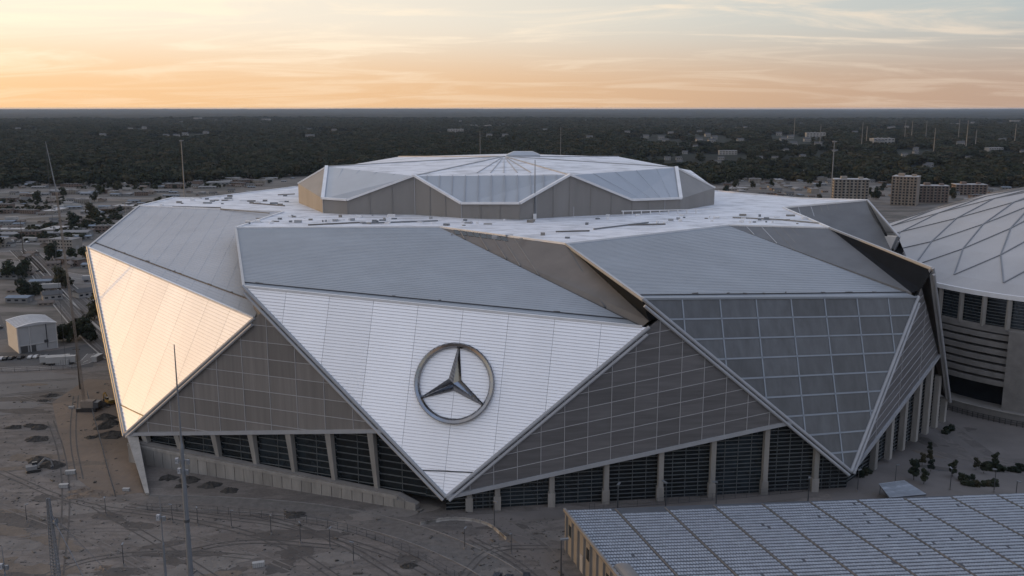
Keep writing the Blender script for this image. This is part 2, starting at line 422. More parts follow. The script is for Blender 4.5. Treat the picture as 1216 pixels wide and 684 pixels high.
# ---- step walls between petal i (lower, right edge) and petal i+1 (raised left edge)
for i in range(NT):
    j = (i + 1) % NT
    r0, r1, e = RR[i], RL[j], ER[i]
    m = V((e.x, e.y, e.z)) + (PK[i] - e) * 0.25
    foot = m + (V((SC.x, SC.y, m.z)) - m).normalized() * 2.5
    foot.z = m.z + 0.5
    wm = M['wall_brown'] if i <= 1 else M['wall_grey']
    tri = [r0, ER[i] + (RR[i] - ER[i]) * 0.02 - UP * 0.5, foot, r1]
    wmb = MB().poly(tri)
    w = part('step_wall', wmb, wm, stadium)
    nn = (tri[1] - tri[0]).cross(tri[3] - tri[0]).normalized()
    if nn.dot(V((0, -1, 0.1))) < 0: nn = -nn
    # panel joints
    for f in (0.18, 0.33, 0.44, 0.52, 0.62, 0.78):
        a = r0 + (r1 - r0) * f if f < 0.75 else r1
        # straight down to the lower edge
        b = r0 + (tri[1] - r0) * (f * 0.92) if f < 0.75 else r0 + (tri[1] - r0) * 0.86
        part('wall_joint', MB().bar(a + nn * 0.25 - UP * .5, b + nn * 0.25, 0.3, 0.6, nn), M['steel_dark'] if f > 0.75 else (M['trim'] if f < .4 and i > 1 else M['concrete_dark']), w)
    # overhanging dark soffit below the raised left edge of the next petal
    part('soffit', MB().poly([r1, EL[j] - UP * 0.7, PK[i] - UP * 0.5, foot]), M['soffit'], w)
    if i == 1:
        # strip of louvred windows at the top of the wall
        def wp(f, drop):
            t0 = r0 + (r1 - r0) * f; b0 = r0 + (tri[1] - r0) * (f * 0.92); g = min(drop / max(0.1, (t0 - b0).length), 0.88)
            return t0 + (b0 - t0) * g
        for k in range(8):
            f0, f1 = 0.12 + 0.055 * k, 0.12 + 0.055 * (k + 1) - 0.010
            part('window', MB().prism(orient([wp(f0, 0.8), wp(f1, 0.8), wp(f1, 5.6), wp(f0, 5.6)], nn), nn, 0.03, 0.2), M['dark_glass'], w)

# ---- facades between the tips: gridded metal mesh above dark glazing
def facade(i, kpix, rows, cols, pm, skew=True, baseL=None, baseR=None, ground=None):
    n = NF[i]; a, b = T[i], T[(i + 1) % NT]
    kp = onplane(*kpix, a, n)
    # put the foot of the slanted lower edge on the line from the next tip to the peak
    d = PK[i] - b; t = (kp.z - b.z) / d.z; kp = b + d * t
    poly = orient([a, kp, PK[i]], n)
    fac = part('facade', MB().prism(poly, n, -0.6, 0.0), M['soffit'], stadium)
    u = hdir(n); fu = lambda p: p.dot(u)
    if skew:
        e = (kp - a).normalized(); w = n.cross(e).normalized(); w = w if w.z > 0 else -w
    else: w = UP
    fw = lambda p: p.dot(w)
    us = [fu(p) for p in poly]; ws = [fw(p) for p in poly]
    grid(fac, poly, n, fu, steps(min(us), max(us), cols), fw, steps(min(ws), max(ws), rows), 0.07, pm, M['mullion'], 0.17, 0.24)
    part('lower_beam', MB().bar(a + n * 0.2, kp + n * 0.2, 1.1, 1.2, n), M['trim'], fac)
    return kp
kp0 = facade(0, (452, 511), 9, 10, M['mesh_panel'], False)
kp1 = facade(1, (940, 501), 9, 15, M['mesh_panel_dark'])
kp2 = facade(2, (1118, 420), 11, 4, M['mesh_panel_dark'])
for i in range(3, NT): facade(i, (600, 300), 1, 1, M['mesh_panel_dark']) if False else part('facade', MB().prism(orient([T[i], T[(i + 1) % NT], PK[i]], NF[i]), NF[i], -0.6, 0.0), M['mesh_panel_dark'], stadium)
# glazed base ring behind the columns, all round
def glazing(i, kp, colpix, z0l, z0r, inset=2.0, slant=0.0, stub=True):
    n = NF[i]; a, b = T[i] - n * inset, T[(i + 1) % NT] - n * inset; k = kp - n * inset
    bl = V((a.x, a.y, z0l)); br = V((b.x, b.y, z0r))
    poly = orient([bl, br, b + UP * 0.0, k, a], n)
    u = (b - a); u.z = 0; u.normalize(); fu = lambda p: p.dot(u)
    vals = [fu(a)] + [fu(onplane(x, y, a, n)) for x, y in colpix] + [fu(b)]
    vals = sorted(vals)
    for lo, hi in zip(vals, vals[1:]):
        c = clip(poly, fu, lo, hi)
        if not c or area(c) < 1: continue
        bay = part('glass_bay', MB().prism(orient(c, n), n, -0.3, 0.0), M['dark_glass'], stadium)
        mb = MB(); zs = [p.z for p in c]; z = min(zs) + 0.9
        while z < max(zs) - 0.4:
            s = line_in_poly(c, lambda p: p.z + (p - a).dot(u) * slant, z + 0.0)
            if s and (s[0] - s[1]).length > 0.6: mb.bar(s[0] + n * 0.08, s[1] + n * 0.08, 0.2 if i == 0 else 0.16, 0.26, UP)
            z += (2.1 if i == 0 else 1.25)
        if mb.f: tag(part('louvre', mb, M['louvre'], bay), kind='stuff')
        for mid in ((lo + (hi - lo) * .25, (lo + hi) / 2, lo + (hi - lo) * .75) if i else ((lo + hi) / 2,)):
          s = line_in_poly(c, fu, mid)
          if s and hi - lo > 8: part('glazing_bar', MB().bar(s[0] + n * 0.1, s[1] + n * 0.1, 0.16, 0.22, n), M['louvre'], bay)
    return poly, fu, u
gp0, fu0, u0 = glazing(0, kp0, [(183, 545), (222, 550), (266, 556), (310, 565), (355, 575), (402, 585), (452, 595), (506, 600)], 6.9, 2.8)
gp1, fu1, u1 = glazing(1, kp1, [(557, 606), (590, 604), (654, 600), (718, 594), (782, 589), (843, 584), (905, 579), (965, 575)], 0.0, 0.0)
gp2, fu2, u2 = glazing(2, kp2, [(1032, 550), (1050, 535), (1066, 520), (1082, 505), (1095, 495), (1106, 488), (1116, 480)], 0.0, 0.0, 3.0)
for i in range(3, NT):
    n = NF[i]; a, b = T[i] - n * 2, T[(i + 1) % NT] - n * 2
    part('glass_bay', MB().poly([V((a.x, a.y, 0)), V((b.x, b.y, 0)), b, a]), M['dark_glass'], stadium)
# ---- columns
def col_span(poly, fu, v):
    s = line_in_poly(poly, fu, v); return (s[0], s[1]) if s and s[0].z > s[1].z else ((s[1], s[0]) if s else None)
for (x, y) in [(183, 545), (222, 550), (266, 556), (310, 565), (355, 575), (402, 585), (452, 595)]:
    g = gp0[0]; v = fu0(onplane(x, y, gp0[0], NF[0])); s = col_span(gp0, fu0, v)
    if s:
        top, bot = s[0] + NF[0] * 1.5 - u0 * 1.6 - UP * 0.2, V((s[1].x, s[1].y, max(0.6, s[1].z - 3.6))) + NF[0] * 1.3
        part('column', MB().bar(top, bot, 1.9, 2.2, NF[0], 1.0, 1.3), M['concrete'], stadium)
for (x, y) in [(557, 606), (590, 604), (654, 600), (718, 594), (782, 589), (843, 584), (905, 579), (965, 575)]:
    v = fu1(onplane(x, y, gp1[0], NF[1])); s = col_span(gp1, fu1, v)
    if s:
        c = part('column', MB().bar(s[0] + NF[1] * 1.2 - UP * 0.3, s[1] + NF[1] * 1.2, 1.5, 1.6, NF[1]), M['concrete'], stadium)
        part('pedestal', MB().box(s[1] + NF[1] * 1.2, 2.1, 2.0, 4.2), M['concrete'], c)
for (x, y) in [(1032, 550), (1050, 535), (1066, 520), (1082, 505), (1095, 495), (1106, 488), (1116, 480)]:
    v = fu2(onplane(x, y, gp2[0], NF[2])); s = col_span(gp2, fu2, v)
    if s: part('column', MB().bar(s[0] + NF[2] * 1.4, s[1] + NF[2] * 1.4, 2.2, 1.8, NF[2]), M['concrete'], stadium)

# ---- retaining wall with panel joints under the left facade, and the buttress at its far end
n = NF[0]; wa = V((T[0].x, T[0].y, 0)) + n * 1.6 + u0 * 2; wb = V((T[1].x, T[1].y, 0)) + n * 1.6 - u0 * 9
L = (wb - wa).length; cnt = 30; dirw = (wb - wa).normalized()
base_wall = part('base_wall', MB().prism(orient([wa, wb, wb + UP * 1.6 - dirw * 0, wb - dirw * 6 + UP * 3.8, wa + UP * 7.4], n), n, -2.4, 0.0), M['concrete_dark'], stadium)
for k in range(cnt):
    a0 = wa + dirw * (L * k / cnt + 0.10); a1 = wa + dirw * (L * (k + 1) / cnt - 0.10)
    h0 = 6.0 - 3.2 * k / cnt; h1 = 6.0 - 3.2 * (k + 1) / cnt
    if k > cnt - 3: h0 -= 0.4; h1 -= 0.6
    part('wall_panel', MB().prism(orient([a0, a1, a1 + UP * h1, a0 + UP * h0], n), n, 0.0, 0.28 + rnd.uniform(0, .06)), M['concrete'], base_wall)
cp0 = wa + UP * 6.2; cp1 = wb - dirw * 6 + UP * 3.1
part('coping', MB().bar(cp0 + n * 0.2, cp1 + n * 0.2, 0.9, 0.5, n), M['concrete'], base_wall)
foot = P(173, 588, 0); tip0 = T[0] - UP * 0.5
bq = [tip0, tip0 + u0 * 4 - n * 1, V((T[0].x, T[0].y, 0)) + u0 * 4.5 + n * 0.5, foot + V((1.2, 0, 0)), foot]
bn = (bq[1] - bq[0]).cross(bq[-1] - bq[0]).normalized()
part('buttress', fixnormals(MB().prism(bq, bn, -0.8, 0.8)), M['concrete'], stadium)

# ---- round star emblem on the white petal
n = N1; ec = onplane(540, 455, T[1] + N1 * 0.2, N1)
ex = (ER[1] - EL[1]).normalized(); upv = (n.cross(ex)); upv = upv if upv.z > 0 else -upv
tp = onplane(546, 406, T[1], N1) - ec; tp.normalize(); sd = tp.cross(n); sd = sd if sd.x > 0 else -sd
Rr = ((onplane(493, 452, T[1], N1) - ec).length + (onplane(588, 455, T[1], N1) - ec).length) / 2
emb = empty('star_emblem', ec); emb.parent = stadium; emb.location = ec - SC
ring = MB(); SEG = 96; prof = [(-0.075, 0.0), (-0.085, 0.6), (-0.045, 1.35), (0.02, 1.5), (0.05, 0.9), (0.05, 0.0)]
for s_ in range(SEG):
    a = 2 * math.pi * s_ / SEG; dv = tp * math.cos(a) + sd * math.sin(a)
    for pr, ph in prof: ring.v.append(tuple(ec + dv * (Rr * (0.95 + pr)) + n * (0.25 + ph)))
k = len(prof)
for s_ in range(SEG):
    for q in range(k - 1):
        a = s_ * k + q; b = ((s_ + 1) % SEG) * k + q; ring.f.append((a, b, b + 1, a + 1))
part('ring', fixnormals(ring), M['chrome'], emb)
for arm in range(3):
    st = MB(); a = arm * 2 * math.pi / 3; c_, s_ = math.cos(a), math.sin(a)
    d = tp * c_ + sd * s_; e = -tp * s_ + sd * c_
    cen = ec + n * 2.6; tipp = ec + d * (Rr * 0.90) + n * 0.8
    r_in = Rr * 0.185
    l = ec + (d * math.cos(math.pi / 3) - e * math.sin(math.pi / 3)) * r_in + n * 0.35
    r = ec + (d * math.cos(math.pi / 3) + e * math.sin(math.pi / 3)) * r_in + n * 0.35
    tl = ec + d * (Rr * 0.90) - e * 0.25 + n * 0.35; tr = ec + d * (Rr * 0.90) + e * 0.25 + n * 0.35
    st.poly([cen, l, tl, tipp]); st.poly([cen, tipp, tr, r]); st.poly([tipp, tl, tr])
    part('star_point', st, M['chrome'], emb)

# ---- upper drum with its own folded petals
bb = [(355, 241), (384, 253), (413, 254.5), (493, 255), (548, 259), (617, 261), (676, 257), (750, 254), (808, 250), (848, 243)]
Bz = [P(x, y, ZR) for x, y in bb]
tpix = [(355, 218), (384, 236), (413, 238), (493, 209), (548, 242), (617, 242), (676, 208), (750, 238), (808, 236), (848, 223)]
Tz = [Pd(x, y, Bz[i].y) for i, (x, y) in enumerate(tpix)]
for p, b in zip(Tz, Bz): p.x = b.x
back = [V((96, 500, ZR)), V((62, 545, ZR)), V((0, 560, ZR)), V((-66, 545, ZR)), V((-104, 500, ZR))]
backT = [p + UP * h for p, h in zip(back, (14, 19, 20, 19, 14))]
m0 = P(388, 198, 86.5); m7 = P(803, 199, 86.5)
apex = V((-4, 478, 90.5))
drum = part('drum_wall', fixnormals(MB().poly([Bz[1], Bz[2], Tz[2], Tz[1]]).poly([Bz[2], Bz[3], Tz[3], Tz[2]]).poly([Bz[3], Bz[4], Tz[4], Tz[3]]).poly([Bz[4], Bz[5], Tz[5], Tz[4]])
    .poly([Bz[5], Bz[6], Tz[6], Tz[5]]).poly([Bz[6], Bz[7], Tz[7], Tz[6]]).poly([Bz[7], Bz[8], Tz[8], Tz[7]])
    .poly([Bz[8], Bz[9], Tz[9], Tz[8]]).poly([Tz[8], Tz[9], m7]).poly([Bz[0], Bz[1], Tz[1], Tz[0]]).poly([Tz[0], Tz[1], m0])
    .poly([Bz[9], back[0], backT[0], Tz[9]]).poly([back[0], back[1], backT[1], backT[0]]).poly([back[1], back[2], backT[2], backT[1]])
    .poly([back[2], back[3], backT[3], backT[2]]).poly([back[3], back[4], backT[4], backT[3]]).poly([back[4], Bz[0], Tz[0], backT[4]])), M['drum_wall'], stadium)
nfront = V((0, -1, 0))
for i in range(1, 8):
    kk = max(1, round((Bz[i + 1] - Bz[i]).length / 9.0))
    for q in range(kk):
        f = q / kk; a = Bz[i] + (Bz[i + 1] - Bz[i]) * f; b = Tz[i] + (Tz[i + 1] - Tz[i]) * f
        part('wall_seam', MB().bar(a + nfront * 0.1, b + nfront * 0.1, 0.28, 0.3, nfront), M['mullion'] if rnd.random() < .3 else M['drum_wall'], drum)
for x, y in ((494, 254), (677, 256.5)):
    p = P(x, y, ZR); part('plant_room', MB().box(p + V((0, 0.5, 0.02)), 3.4, 3.0, 4.2), M['mullion'], drum)
inL, inM1, inM2, inR = Pd(470, 204, 432), Pd(540, 201, 438), Pd(650, 201, 438), Pd(720, 203, 432)
def upper_petal(name, polys, m, label=None):
    mb = MB()
    for p in polys: mb.poly(p)
    return part(name, fixnormals(mb), m, stadium)
pl = upper_petal('upper_petal', [[Tz[1], Tz[2], Tz[3], m0]], M['drum_fabric'])
pm_ = upper_petal('upper_petal', [[Tz[4], Tz[5], Tz[6], Tz[3]]], M['drum_fabric'])
pr = upper_petal('upper_petal', [[Tz[7], Tz[8], m7, Tz[6]]], M['drum_fabric'])
# ribs of the middle petal run straight up the slope
mp_poly = [Tz[4], Tz[5], Tz[6], Tz[3]]
for q in range(1, 12):
    xv = Tz[3].x + (Tz[6].x - Tz[3].x) * q / 12; sgm = line_in_poly(mp_poly, lambda p: p.x, xv)
    if sgm: part('rib', MB().bar(sgm[0] + UP * 0.2, sgm[1] + UP * 0.2, 0.35, 0.25), M['trim'], pm_)
for pet, (a0, a1), (b0, b1), kk in ((pl, (Tz[1], Tz[2]), (m0, Tz[3]), 5), (pr, (Tz[7], Tz[8]), (Tz[6], m7), 5)):
    for q in range(1, kk):
        f = q / kk; a = a0 + (a1 - a0) * f; b = b0 + (b1 - b0) * f
        part('rib', MB().bar(a + UP * 0.1, b + UP * 0.1, 0.12, 0.12), M['drum_fabric'], pet)
# cap: white fan round the centre
cap_ring = [m0, Tz[3], Tz[6], m7, Tz[9], backT[0], backT[1], backT[2], backT[3], backT[4], Tz[0]]
cm = MB()
for a, b in zip(cap_ring, cap_ring[1:] + cap_ring[:1]): cm.poly([a, b, apex])
cap = part('upper_roof', fixnormals(cm), M['membrane'], stadium)
for tgt in (Tz[3], Tz[6], m0, m7, backT[1], backT[3]):
    part('roof_ridge', MB().bar(tgt + UP * 0.1, apex + UP * 0.1, 0.9, 0.6), M['trim'], cap)
ap2 = apex + V((0, 0, 0))
for q in range(3, 8):
    f = q / 10 + .08; a = Tz[3] + (Tz[6] - Tz[3]) * f
    b = a + (apex - a) * 0.9
    part('fan_rib', MB().bar(a + (apex - a) * 0.12 + UP * 0.2, b + UP * 0.2, 0.3, 0.35), M['mullion'], cap)
# white gutter trim along the zigzag
zz = [m0, Tz[1], Tz[2], Tz[3], Tz[4], Tz[5], Tz[6], Tz[7], Tz[8], m7]
for a, b in zip(zz, zz[1:]):
    part('gutter', MB().bar(a + UP * 0.3 + nfront * 0.4, b + UP * 0.3 + nfront * 0.4, 1.6, 0.9), M['trim_white'], drum)
part('gutter', MB().bar(Tz[0] + UP * 0.1, m0 + UP * 0.1, 0.8, 0.7), M['trim_white'], drum)
part('gutter', MB().bar(Tz[9] + UP * 0.1, m7 + UP * 0.1, 1.2, 0.8), M['trim_white'], drum)
# small hall on the crown of the drum
hb = V((6, 500, 89.0)); mbh = MB()
x0, x1, y0, y1, zz_ = -9, 9, -5, 5, 3.2
mbh.prism([hb + V((x0, y0, 0)), hb + V((x1, y0, 0)), hb + V((x1, y1, 0)), hb + V((x0, y1, 0))], UP, -1, 1.4)
mbh.poly([hb + V((x0, y0, 1.4)), hb + V((x1, y0, 1.4)), hb + V((x1 - 4, y0 + 3, zz_)), hb + V((x0 + 4, y0 + 3, zz_))])
mbh.poly([hb + V((x1, y1, 1.4)), hb + V((x0, y1, 1.4)), hb + V((x0 + 4, y1 - 3, zz_)), hb + V((x1 - 4, y1 - 3, zz_))])
mbh.poly([hb + V((x0, y1, 1.4)), hb + V((x0, y0, 1.4)), hb + V((x0 + 4, y0 + 3, zz_)), hb + V((x0 + 4, y1 - 3, zz_))])
mbh.poly([hb + V((x1, y0, 1.4)), hb + V((x1, y1, 1.4)), hb + V((x1 - 4, y1 - 3, zz_)), hb + V((x1 - 4, y0 + 3, zz_))])
mbh.poly([hb + V((x0 + 4, y0 + 3, zz_)), hb + V((x1 - 4, y0 + 3, zz_)), hb + V((x1 - 4, y1 - 3, zz_)), hb + V((x0 + 4, y1 - 3, zz_))])
part('crown_hall', fixnormals(mbh), M['drum_fabric'], cap)

# ---- clutter on the flat roof: pipe runs, kerbs, plant boxes
def roof_pt(x, y, z=ZR): return P(x, y, z)
pipes = [[(205, 246), (262, 247.5)], [(262, 249), (320, 254)], [(300, 242), (338, 245)], [(366, 268), (428, 265)], [(430, 266), (520, 263)],
         [(330, 232), (350, 231)], [(705, 273), (770, 265)], [(745, 268), (790, 267)], [(660, 276), (700, 275)], [(870, 259), (935, 262)], [(930, 262), (975, 266)]]
for pp in pipes:
    a, b = roof_pt(*pp[0]), roof_pt(*pp[1])
    part('pipe_run', MB().bar(a + UP * 0.35, b + UP * 0.35, 0.5, 0.5), M[rnd.choice(['dirty_line', 'concrete', 'steel'])], lower_roof)
for k in range(95):
    x, y = rnd.uniform(290, 960), rnd.uniform(258, 285)
    if y > 268 and x < 530 or (y > 265 and 700 < x) : y = rnd.uniform(256, 266)
    p = roof_pt(x, y); sz = rnd.uniform(0.4, 1.6)
    part('roof_unit', MB().box(p + UP * 0.01, sz * rnd.uniform(1, 2.5), sz, rnd.uniform(0.3, 1.1), rnd.uniform(-.4, .4)), M[rnd.choice(['trim_white', 'steel', 'trim_white', 'concrete', 'trim'])], lower_roof)
for k in range(26):
    x, y = rnd.uniform(190, 350), rnd.uniform(232, 247)
    p = roof_pt(x, y); sz = rnd.uniform(0.5, 1.8)
    part('roof_unit', MB().box(p + UP * 0.01, sz * rnd.uniform(1, 3), sz, rnd.uniform(0.3, 1.0), rnd.uniform(-.4, .4)), M[rnd.choice(['trim_white', 'steel', 'dirty_line', 'concrete'])], lower_roof)
for k in range(16):
    f = rnd.random(); p = roof_pt(738 + 50 * f, 254.3 - 3.3 * f)
for k in range(9):
    p = roof_pt(740 + 12 * k * 0.9, 255.5 - 0.25 * k)
    part('railing_post', MB().box(p, 0.4, 0.4, 1.8), M['trim_white'], lower_roof)
a, b = roof_pt(738, 255.5), roof_pt(846, 253)
part('railing', MB().bar(a + UP * 1.8, b + UP * 1.8, 0.5, 0.35), M['trim_white'], lower_roof)
for k in range(10):
    x = 680 + k * 9; p = Pd(x, 198 - rnd.random() * 4, 470)
    # beams lying on the drum crown
    dxy = V((p.x, p.y, 0)); 
# ================================================================== GROUND
def sst(t): t = max(0.0, min(1.0, t)); return t * t * (3 - 2 * t)
def gz(x, y):
    # the ground falls away gently between the two arenas; slight unevenness elsewhere
    z = -10.0 * sst((x - 105) / 75.0) * sst((y - 250) / 70.0) * (1 - sst((y - 640) / 200.0)) * (1 - sst((x - 420) / 200.0))
    return z
def G(px, py, dz=0.0):
    p = P(px, py, 0)
    for _ in range(6): p = P(px, py, gz(p.x, p.y))
    return p + UP * dz
mat('ground', (0.160, 0.139, 0.123), 0.95, 0, 0.2, 0.012, col2=(0.092, 0.084, 0.080), bump=0.35, bscale=0.25, detail=9, lo=0.35, hi=0.65)
def ground_material():
    m = M['ground']; t = m.node_tree; b = t.nodes['Principled BSDF']
    base = b.inputs['Base Color'].links[0].from_socket
    geo = t.nodes.new('ShaderNodeNewGeometry')
    # wheel tracks and streaks: bands of distorted waves, faint
    mp = t.nodes.new('ShaderNodeMapping'); mp.inputs['Rotation'].default_value = (0, 0, -0.3); mp.inputs['Scale'].default_value = (0.035, 0.10, 1); t.links.new(geo.outputs['Position'], mp.inputs[0])
    nz = t.nodes.new('ShaderNodeTexNoise'); nz.inputs['Scale'].default_value = 1.0; nz.inputs['Detail'].default_value = 7; nz.inputs['Distortion'].default_value = 2.6; t.links.new(mp.outputs[0], nz.inputs['Vector'])
    r = t.nodes.new('ShaderNodeMapRange'); t.links.new(nz.outputs[0], r.inputs[0]); r.inputs[1].default_value = 0.42; r.inputs[2].default_value = 0.62; r.inputs[3].default_value = 0.78; r.inputs[4].default_value = 1.12
    mx = t.nodes.new('ShaderNodeMix'); mx.data_type = 'RGBA'; mx.blend_type = 'MULTIPLY'; mx.inputs[0].default_value = 1.0
    cb = t.nodes.new('ShaderNodeCombineColor'); 
    for k in range(3): t.links.new(r.outputs[0], cb.inputs[k])
    t.links.new(base, mx.inputs[6]); t.links.new(cb.outputs[0], mx.inputs[7])
    # fine litter and pebbles
    n3 = t.nodes.new('ShaderNodeTexNoise'); n3.inputs['Scale'].default_value = 0.9; n3.inputs['Detail'].default_value = 8; n3.inputs['Roughness'].default_value = 0.8; t.links.new(geo.outputs['Position'], n3.inputs['Vector'])
    r3 = t.nodes.new('ShaderNodeMapRange'); t.links.new(n3.outputs[0], r3.inputs[0]); r3.inputs[1].default_value = 0.3; r3.inputs[2].default_value = 0.7; r3.inputs[3].default_value = 0.7; r3.inputs[4].default_value = 1.25
    c3 = t.nodes.new('ShaderNodeCombineColor')
    for k in range(3): t.links.new(r3.outputs[0], c3.inputs[k])
    m3 = t.nodes.new('ShaderNodeMix'); m3.data_type = 'RGBA'; m3.blend_type = 'MULTIPLY'; m3.inputs[0].default_value = 1.0
    t.links.new(mx.outputs[2], m3.inputs[6]); t.links.new(c3.outputs[0], m3.inputs[7]); t.links.new(m3.outputs[2], b.inputs['Base Color'])
ground_material()
mat('asphalt', (0.075, 0.073, 0.073), 0.9, 0, 0.2, 0.06, bump=0.15, bscale=1.5)
mat('asphalt_pale', (0.145, 0.137, 0.131), 0.9, 0, 0.16, 0.05, bump=0.15, bscale=1.5)
mat('plaza_paving', (0.150, 0.134, 0.124), 0.85, 0, 0.18, 0.05, bump=0.1, bscale=1.0)
mat('brown_earth', (0.170, 0.130, 0.100), 0.95, 0, 0.2, 0.05, col2=(0.115, 0.09, 0.07), bump=0.5, bscale=0.4)
mat('gravel', (0.135, 0.125, 0.117), 0.95, 0, 0.2, 0.5, bump=0.4)
mat('paint_white', (0.55, 0.54, 0.52), 0.8, 0, 0.15, 0.5)
mat('forest_floor', (0.030, 0.034, 0.024), 0.95, 0, 0.2, 0.01)
mat('rail', (0.16, 0.14, 0.13), 0.6, 0.5, 0.1, 0.5)
def grid_axis(parts):
    out = []
    for lo, hi, st in parts:
        v = lo
        while v < hi - 1e-6: out.append(v); v += st
    out.append(parts[-1][1]); return out
gx = grid_axis([(-60000, -1000, 11800), (-1000, -300, 100), (-300, 500, 10), (500, 1000, 100), (1000, 60000, 11800)])
gy = grid_axis([(-3000, 0, 500), (0, 100, 50), (100, 900, 10), (900, 2000, 100), (2000, 90000, 11000)])
gm = MB(); nx = len(gx)
for yy in gy:
    for xx in gx:
        z = gz(xx, yy)
        gm.v.append((xx, yy, z))
for j in range(len(gy) - 1):
    for i in range(nx - 1): gm.f.append((j * nx + i, j * nx + i + 1, (j + 1) * nx + i + 1, (j + 1) * nx + i))
tag(part('ground', gm, M['ground'], smooth=True), kind='structure')

def resample(pts, step):
    out = [pts[0]]
    for a, b in zip(pts, pts[1:]):
        k = max(1, int((b - a).length / step))
        for i in range(1, k + 1): out.append(a + (b - a) * (i / k))
    return out
def smooth_path(pts, it=2):
    for _ in range(it):
        q = [pts[0]]
        for a, b in zip(pts, pts[1:]): q += [a * .75 + b * .25, a * .25 + b * .75]
        q.append(pts[-1]); pts = q
    return pts
def ribbon(pts, width, dz, mb=None, off=0.0):
    mb = mb or MB(); n = len(pts); i0 = len(mb.v)
    for i, p in enumerate(pts):
        d = pts[min(i + 1, n - 1)] - pts[max(i - 1, 0)]; d.z = 0; d.normalize(); s = V((d.y, -d.x, 0))
        for k in (-1, 1):
            q = p + s * (off + k * width / 2); mb.v.append((q.x, q.y, gz(q.x, q.y) + dz))
    for i in range(n - 1): a = i0 + 2 * i; mb.f.append((a, a + 1, a + 3, a + 2))
    return mb
def road(name, pix, width, m, dz, lines=True, kerb=False):
    pts = resample(smooth_path([G(x, y) for x, y in pix]), 12)
    r = part(name, ribbon(pts, width, dz), M[m]); tag(r, kind='structure')
    if lines:
        mb = MB()
        for i in range(0, len(pts) - 1, 2): ribbon(pts[i:i + 2], 0.25, dz + 0.03, mb)
        part('lane_marking', mb, M['paint_white'], r)
        for s in (-1, 1): part('edge_line', ribbon(pts, 0.18, dz + 0.03, None, s * (width / 2 - 0.5)), M['paint_white'], r)
    if kerb:
        for s in (-1, 1):
            for a, b in zip(pts, pts[1:]): pass
            kb = MB()
            d = [(pts[min(i + 1, len(pts) - 1)] - pts[max(i - 1, 0)]) for i in range(len(pts))]
            pp = []
            for p, q in zip(pts, d):
                q.z = 0; q.normalize(); c = p + V((q.y, -q.x, 0)) * (s * (width / 2 + 0.15)); c.z = gz(c.x, c.y) + 0.08; pp.append(c)
            for a, b in zip(pp, pp[1:]): kb.bar(a, b, 0.3, 0.22)
            part('kerb', kb, M['concrete_dark'], r)
    return r
def patch(name, pix, m, dz):
    pts = [G(x, y) for x, y in pix]
    mb = MB(); mb.poly(orient([V((p.x, p.y, gz(p.x, p.y) + dz)) for p in pts], UP)); o = part(name, mb, M[m]); tag(o, kind='structure'); return o
# paved and bare areas
# the dark, untidy town floor: scrub, cinders and old asphalt
mat('town_floor', (0.128, 0.114, 0.103), 0.95, 0, 0.2, 0.045, col2=(0.050, 0.048, 0.042), bump=0.3, bscale=0.2, detail=11, lo=0.42, hi=0.57, stretch=(0.40, 0.9, 1))
tf = MB().poly([V((-1500, 400, 0.012)), V((-205, 400, 0.012)), V((-205, 640, 0.012)), V((205, 640, 0.012)), V((450, 600, 0.012)), V((1500, 600, 0.012)), V((1500, 1560, 0.012)), V((-1500, 1560, 0.012))])
tag(part('town_floor', tf, M['town_floor']), kind='structure')
patch('asphalt_yard', [(-60, 446), (60, 442), (98, 447), (92, 470), (10, 492), (-60, 500)], 'asphalt_pale', 0.03)
patch('earth_strip', [(62, 478), (104, 450), (142, 452), (152, 515), (170, 585), (120, 590), (80, 560)], 'brown_earth', 0.045)
patch('earth_strip', [(124, 520), (150, 516), (170, 584), (137, 587)], 'brown_earth', 0.06)
patch('parking_lot', [(-40, 420), (60, 417), (118, 406), (110, 436), (-40, 440)], 'asphalt', 0.07)
patch('parking_lot', [(-40, 372), (0, 372), (10, 402), (-40, 410)], 'asphalt', 0.03)
patch('parking_lot', [(72, 268), (108, 270), (100, 288), (66, 288)], 'asphalt', 0.03)
patch('sidewalk', [(552, 612), (700, 603), (850, 593), (1012, 575), (1012, 583), (850, 604), (700, 613), (552, 622)], 'plaza_paving', 0.04)
# plaza between the arenas follows the slope
pz = MB()
xs_ = [96 + 6 * i for i in range(24)]; ys_ = [226 + 6 * i for i in range(26)]
idx = {}
for j, yy in enumerate(ys_):
    for i, xx in enumerate(xs_): idx[i, j] = len(pz.v); pz.v.append((xx, yy, gz(xx, yy) + 0.05))
for j in range(len(ys_) - 1):
    for i in range(len(xs_) - 1): pz.f.append((idx[i, j], idx[i + 1, j], idx[i + 1, j + 1], idx[i, j + 1]))
tag(part('plaza', pz, M['plaza_paving']), kind='structure')
# roads
road('dirt_road', [(170, 596), (270, 598), (380, 607), (480, 628), (570, 665), (620, 700)], 9, 'gravel', 0.03, False, True)
road('road', [(-60, 440), (40, 438), (100, 433), (112, 420)], 7, 'asphalt_pale', 0.10)
road('road', [(-60, 306), (0, 311), (40, 322), (110, 334), (180, 336)], 22, 'asphalt_pale', 0.04)
road('road', [(-60, 300), (0, 299), (28, 298)], 9, 'asphalt_pale', 0.09)
road('road', [(-60, 292), (20, 289), (70, 290), (96, 291), (112, 298), (120, 312)], 9, 'asphalt_pale', 0.06)
road('road', [(-80, 266), (0, 263), (40, 257), (80, 256), (140, 257)], 14, 'asphalt_pale', 0.04)
road('road', [(-80, 243), (0, 239), (70, 236), (120, 234), (180, 237), (260, 232)], 18, 'asphalt_pale', 0.05)
road('road', [(-80, 232), (0, 229), (38, 226), (90, 224)], 18, 'asphalt_pale', 0.07)
road('road', [(60, 246), (110, 244), (170, 246)], 14, 'asphalt_pale', 0.08)
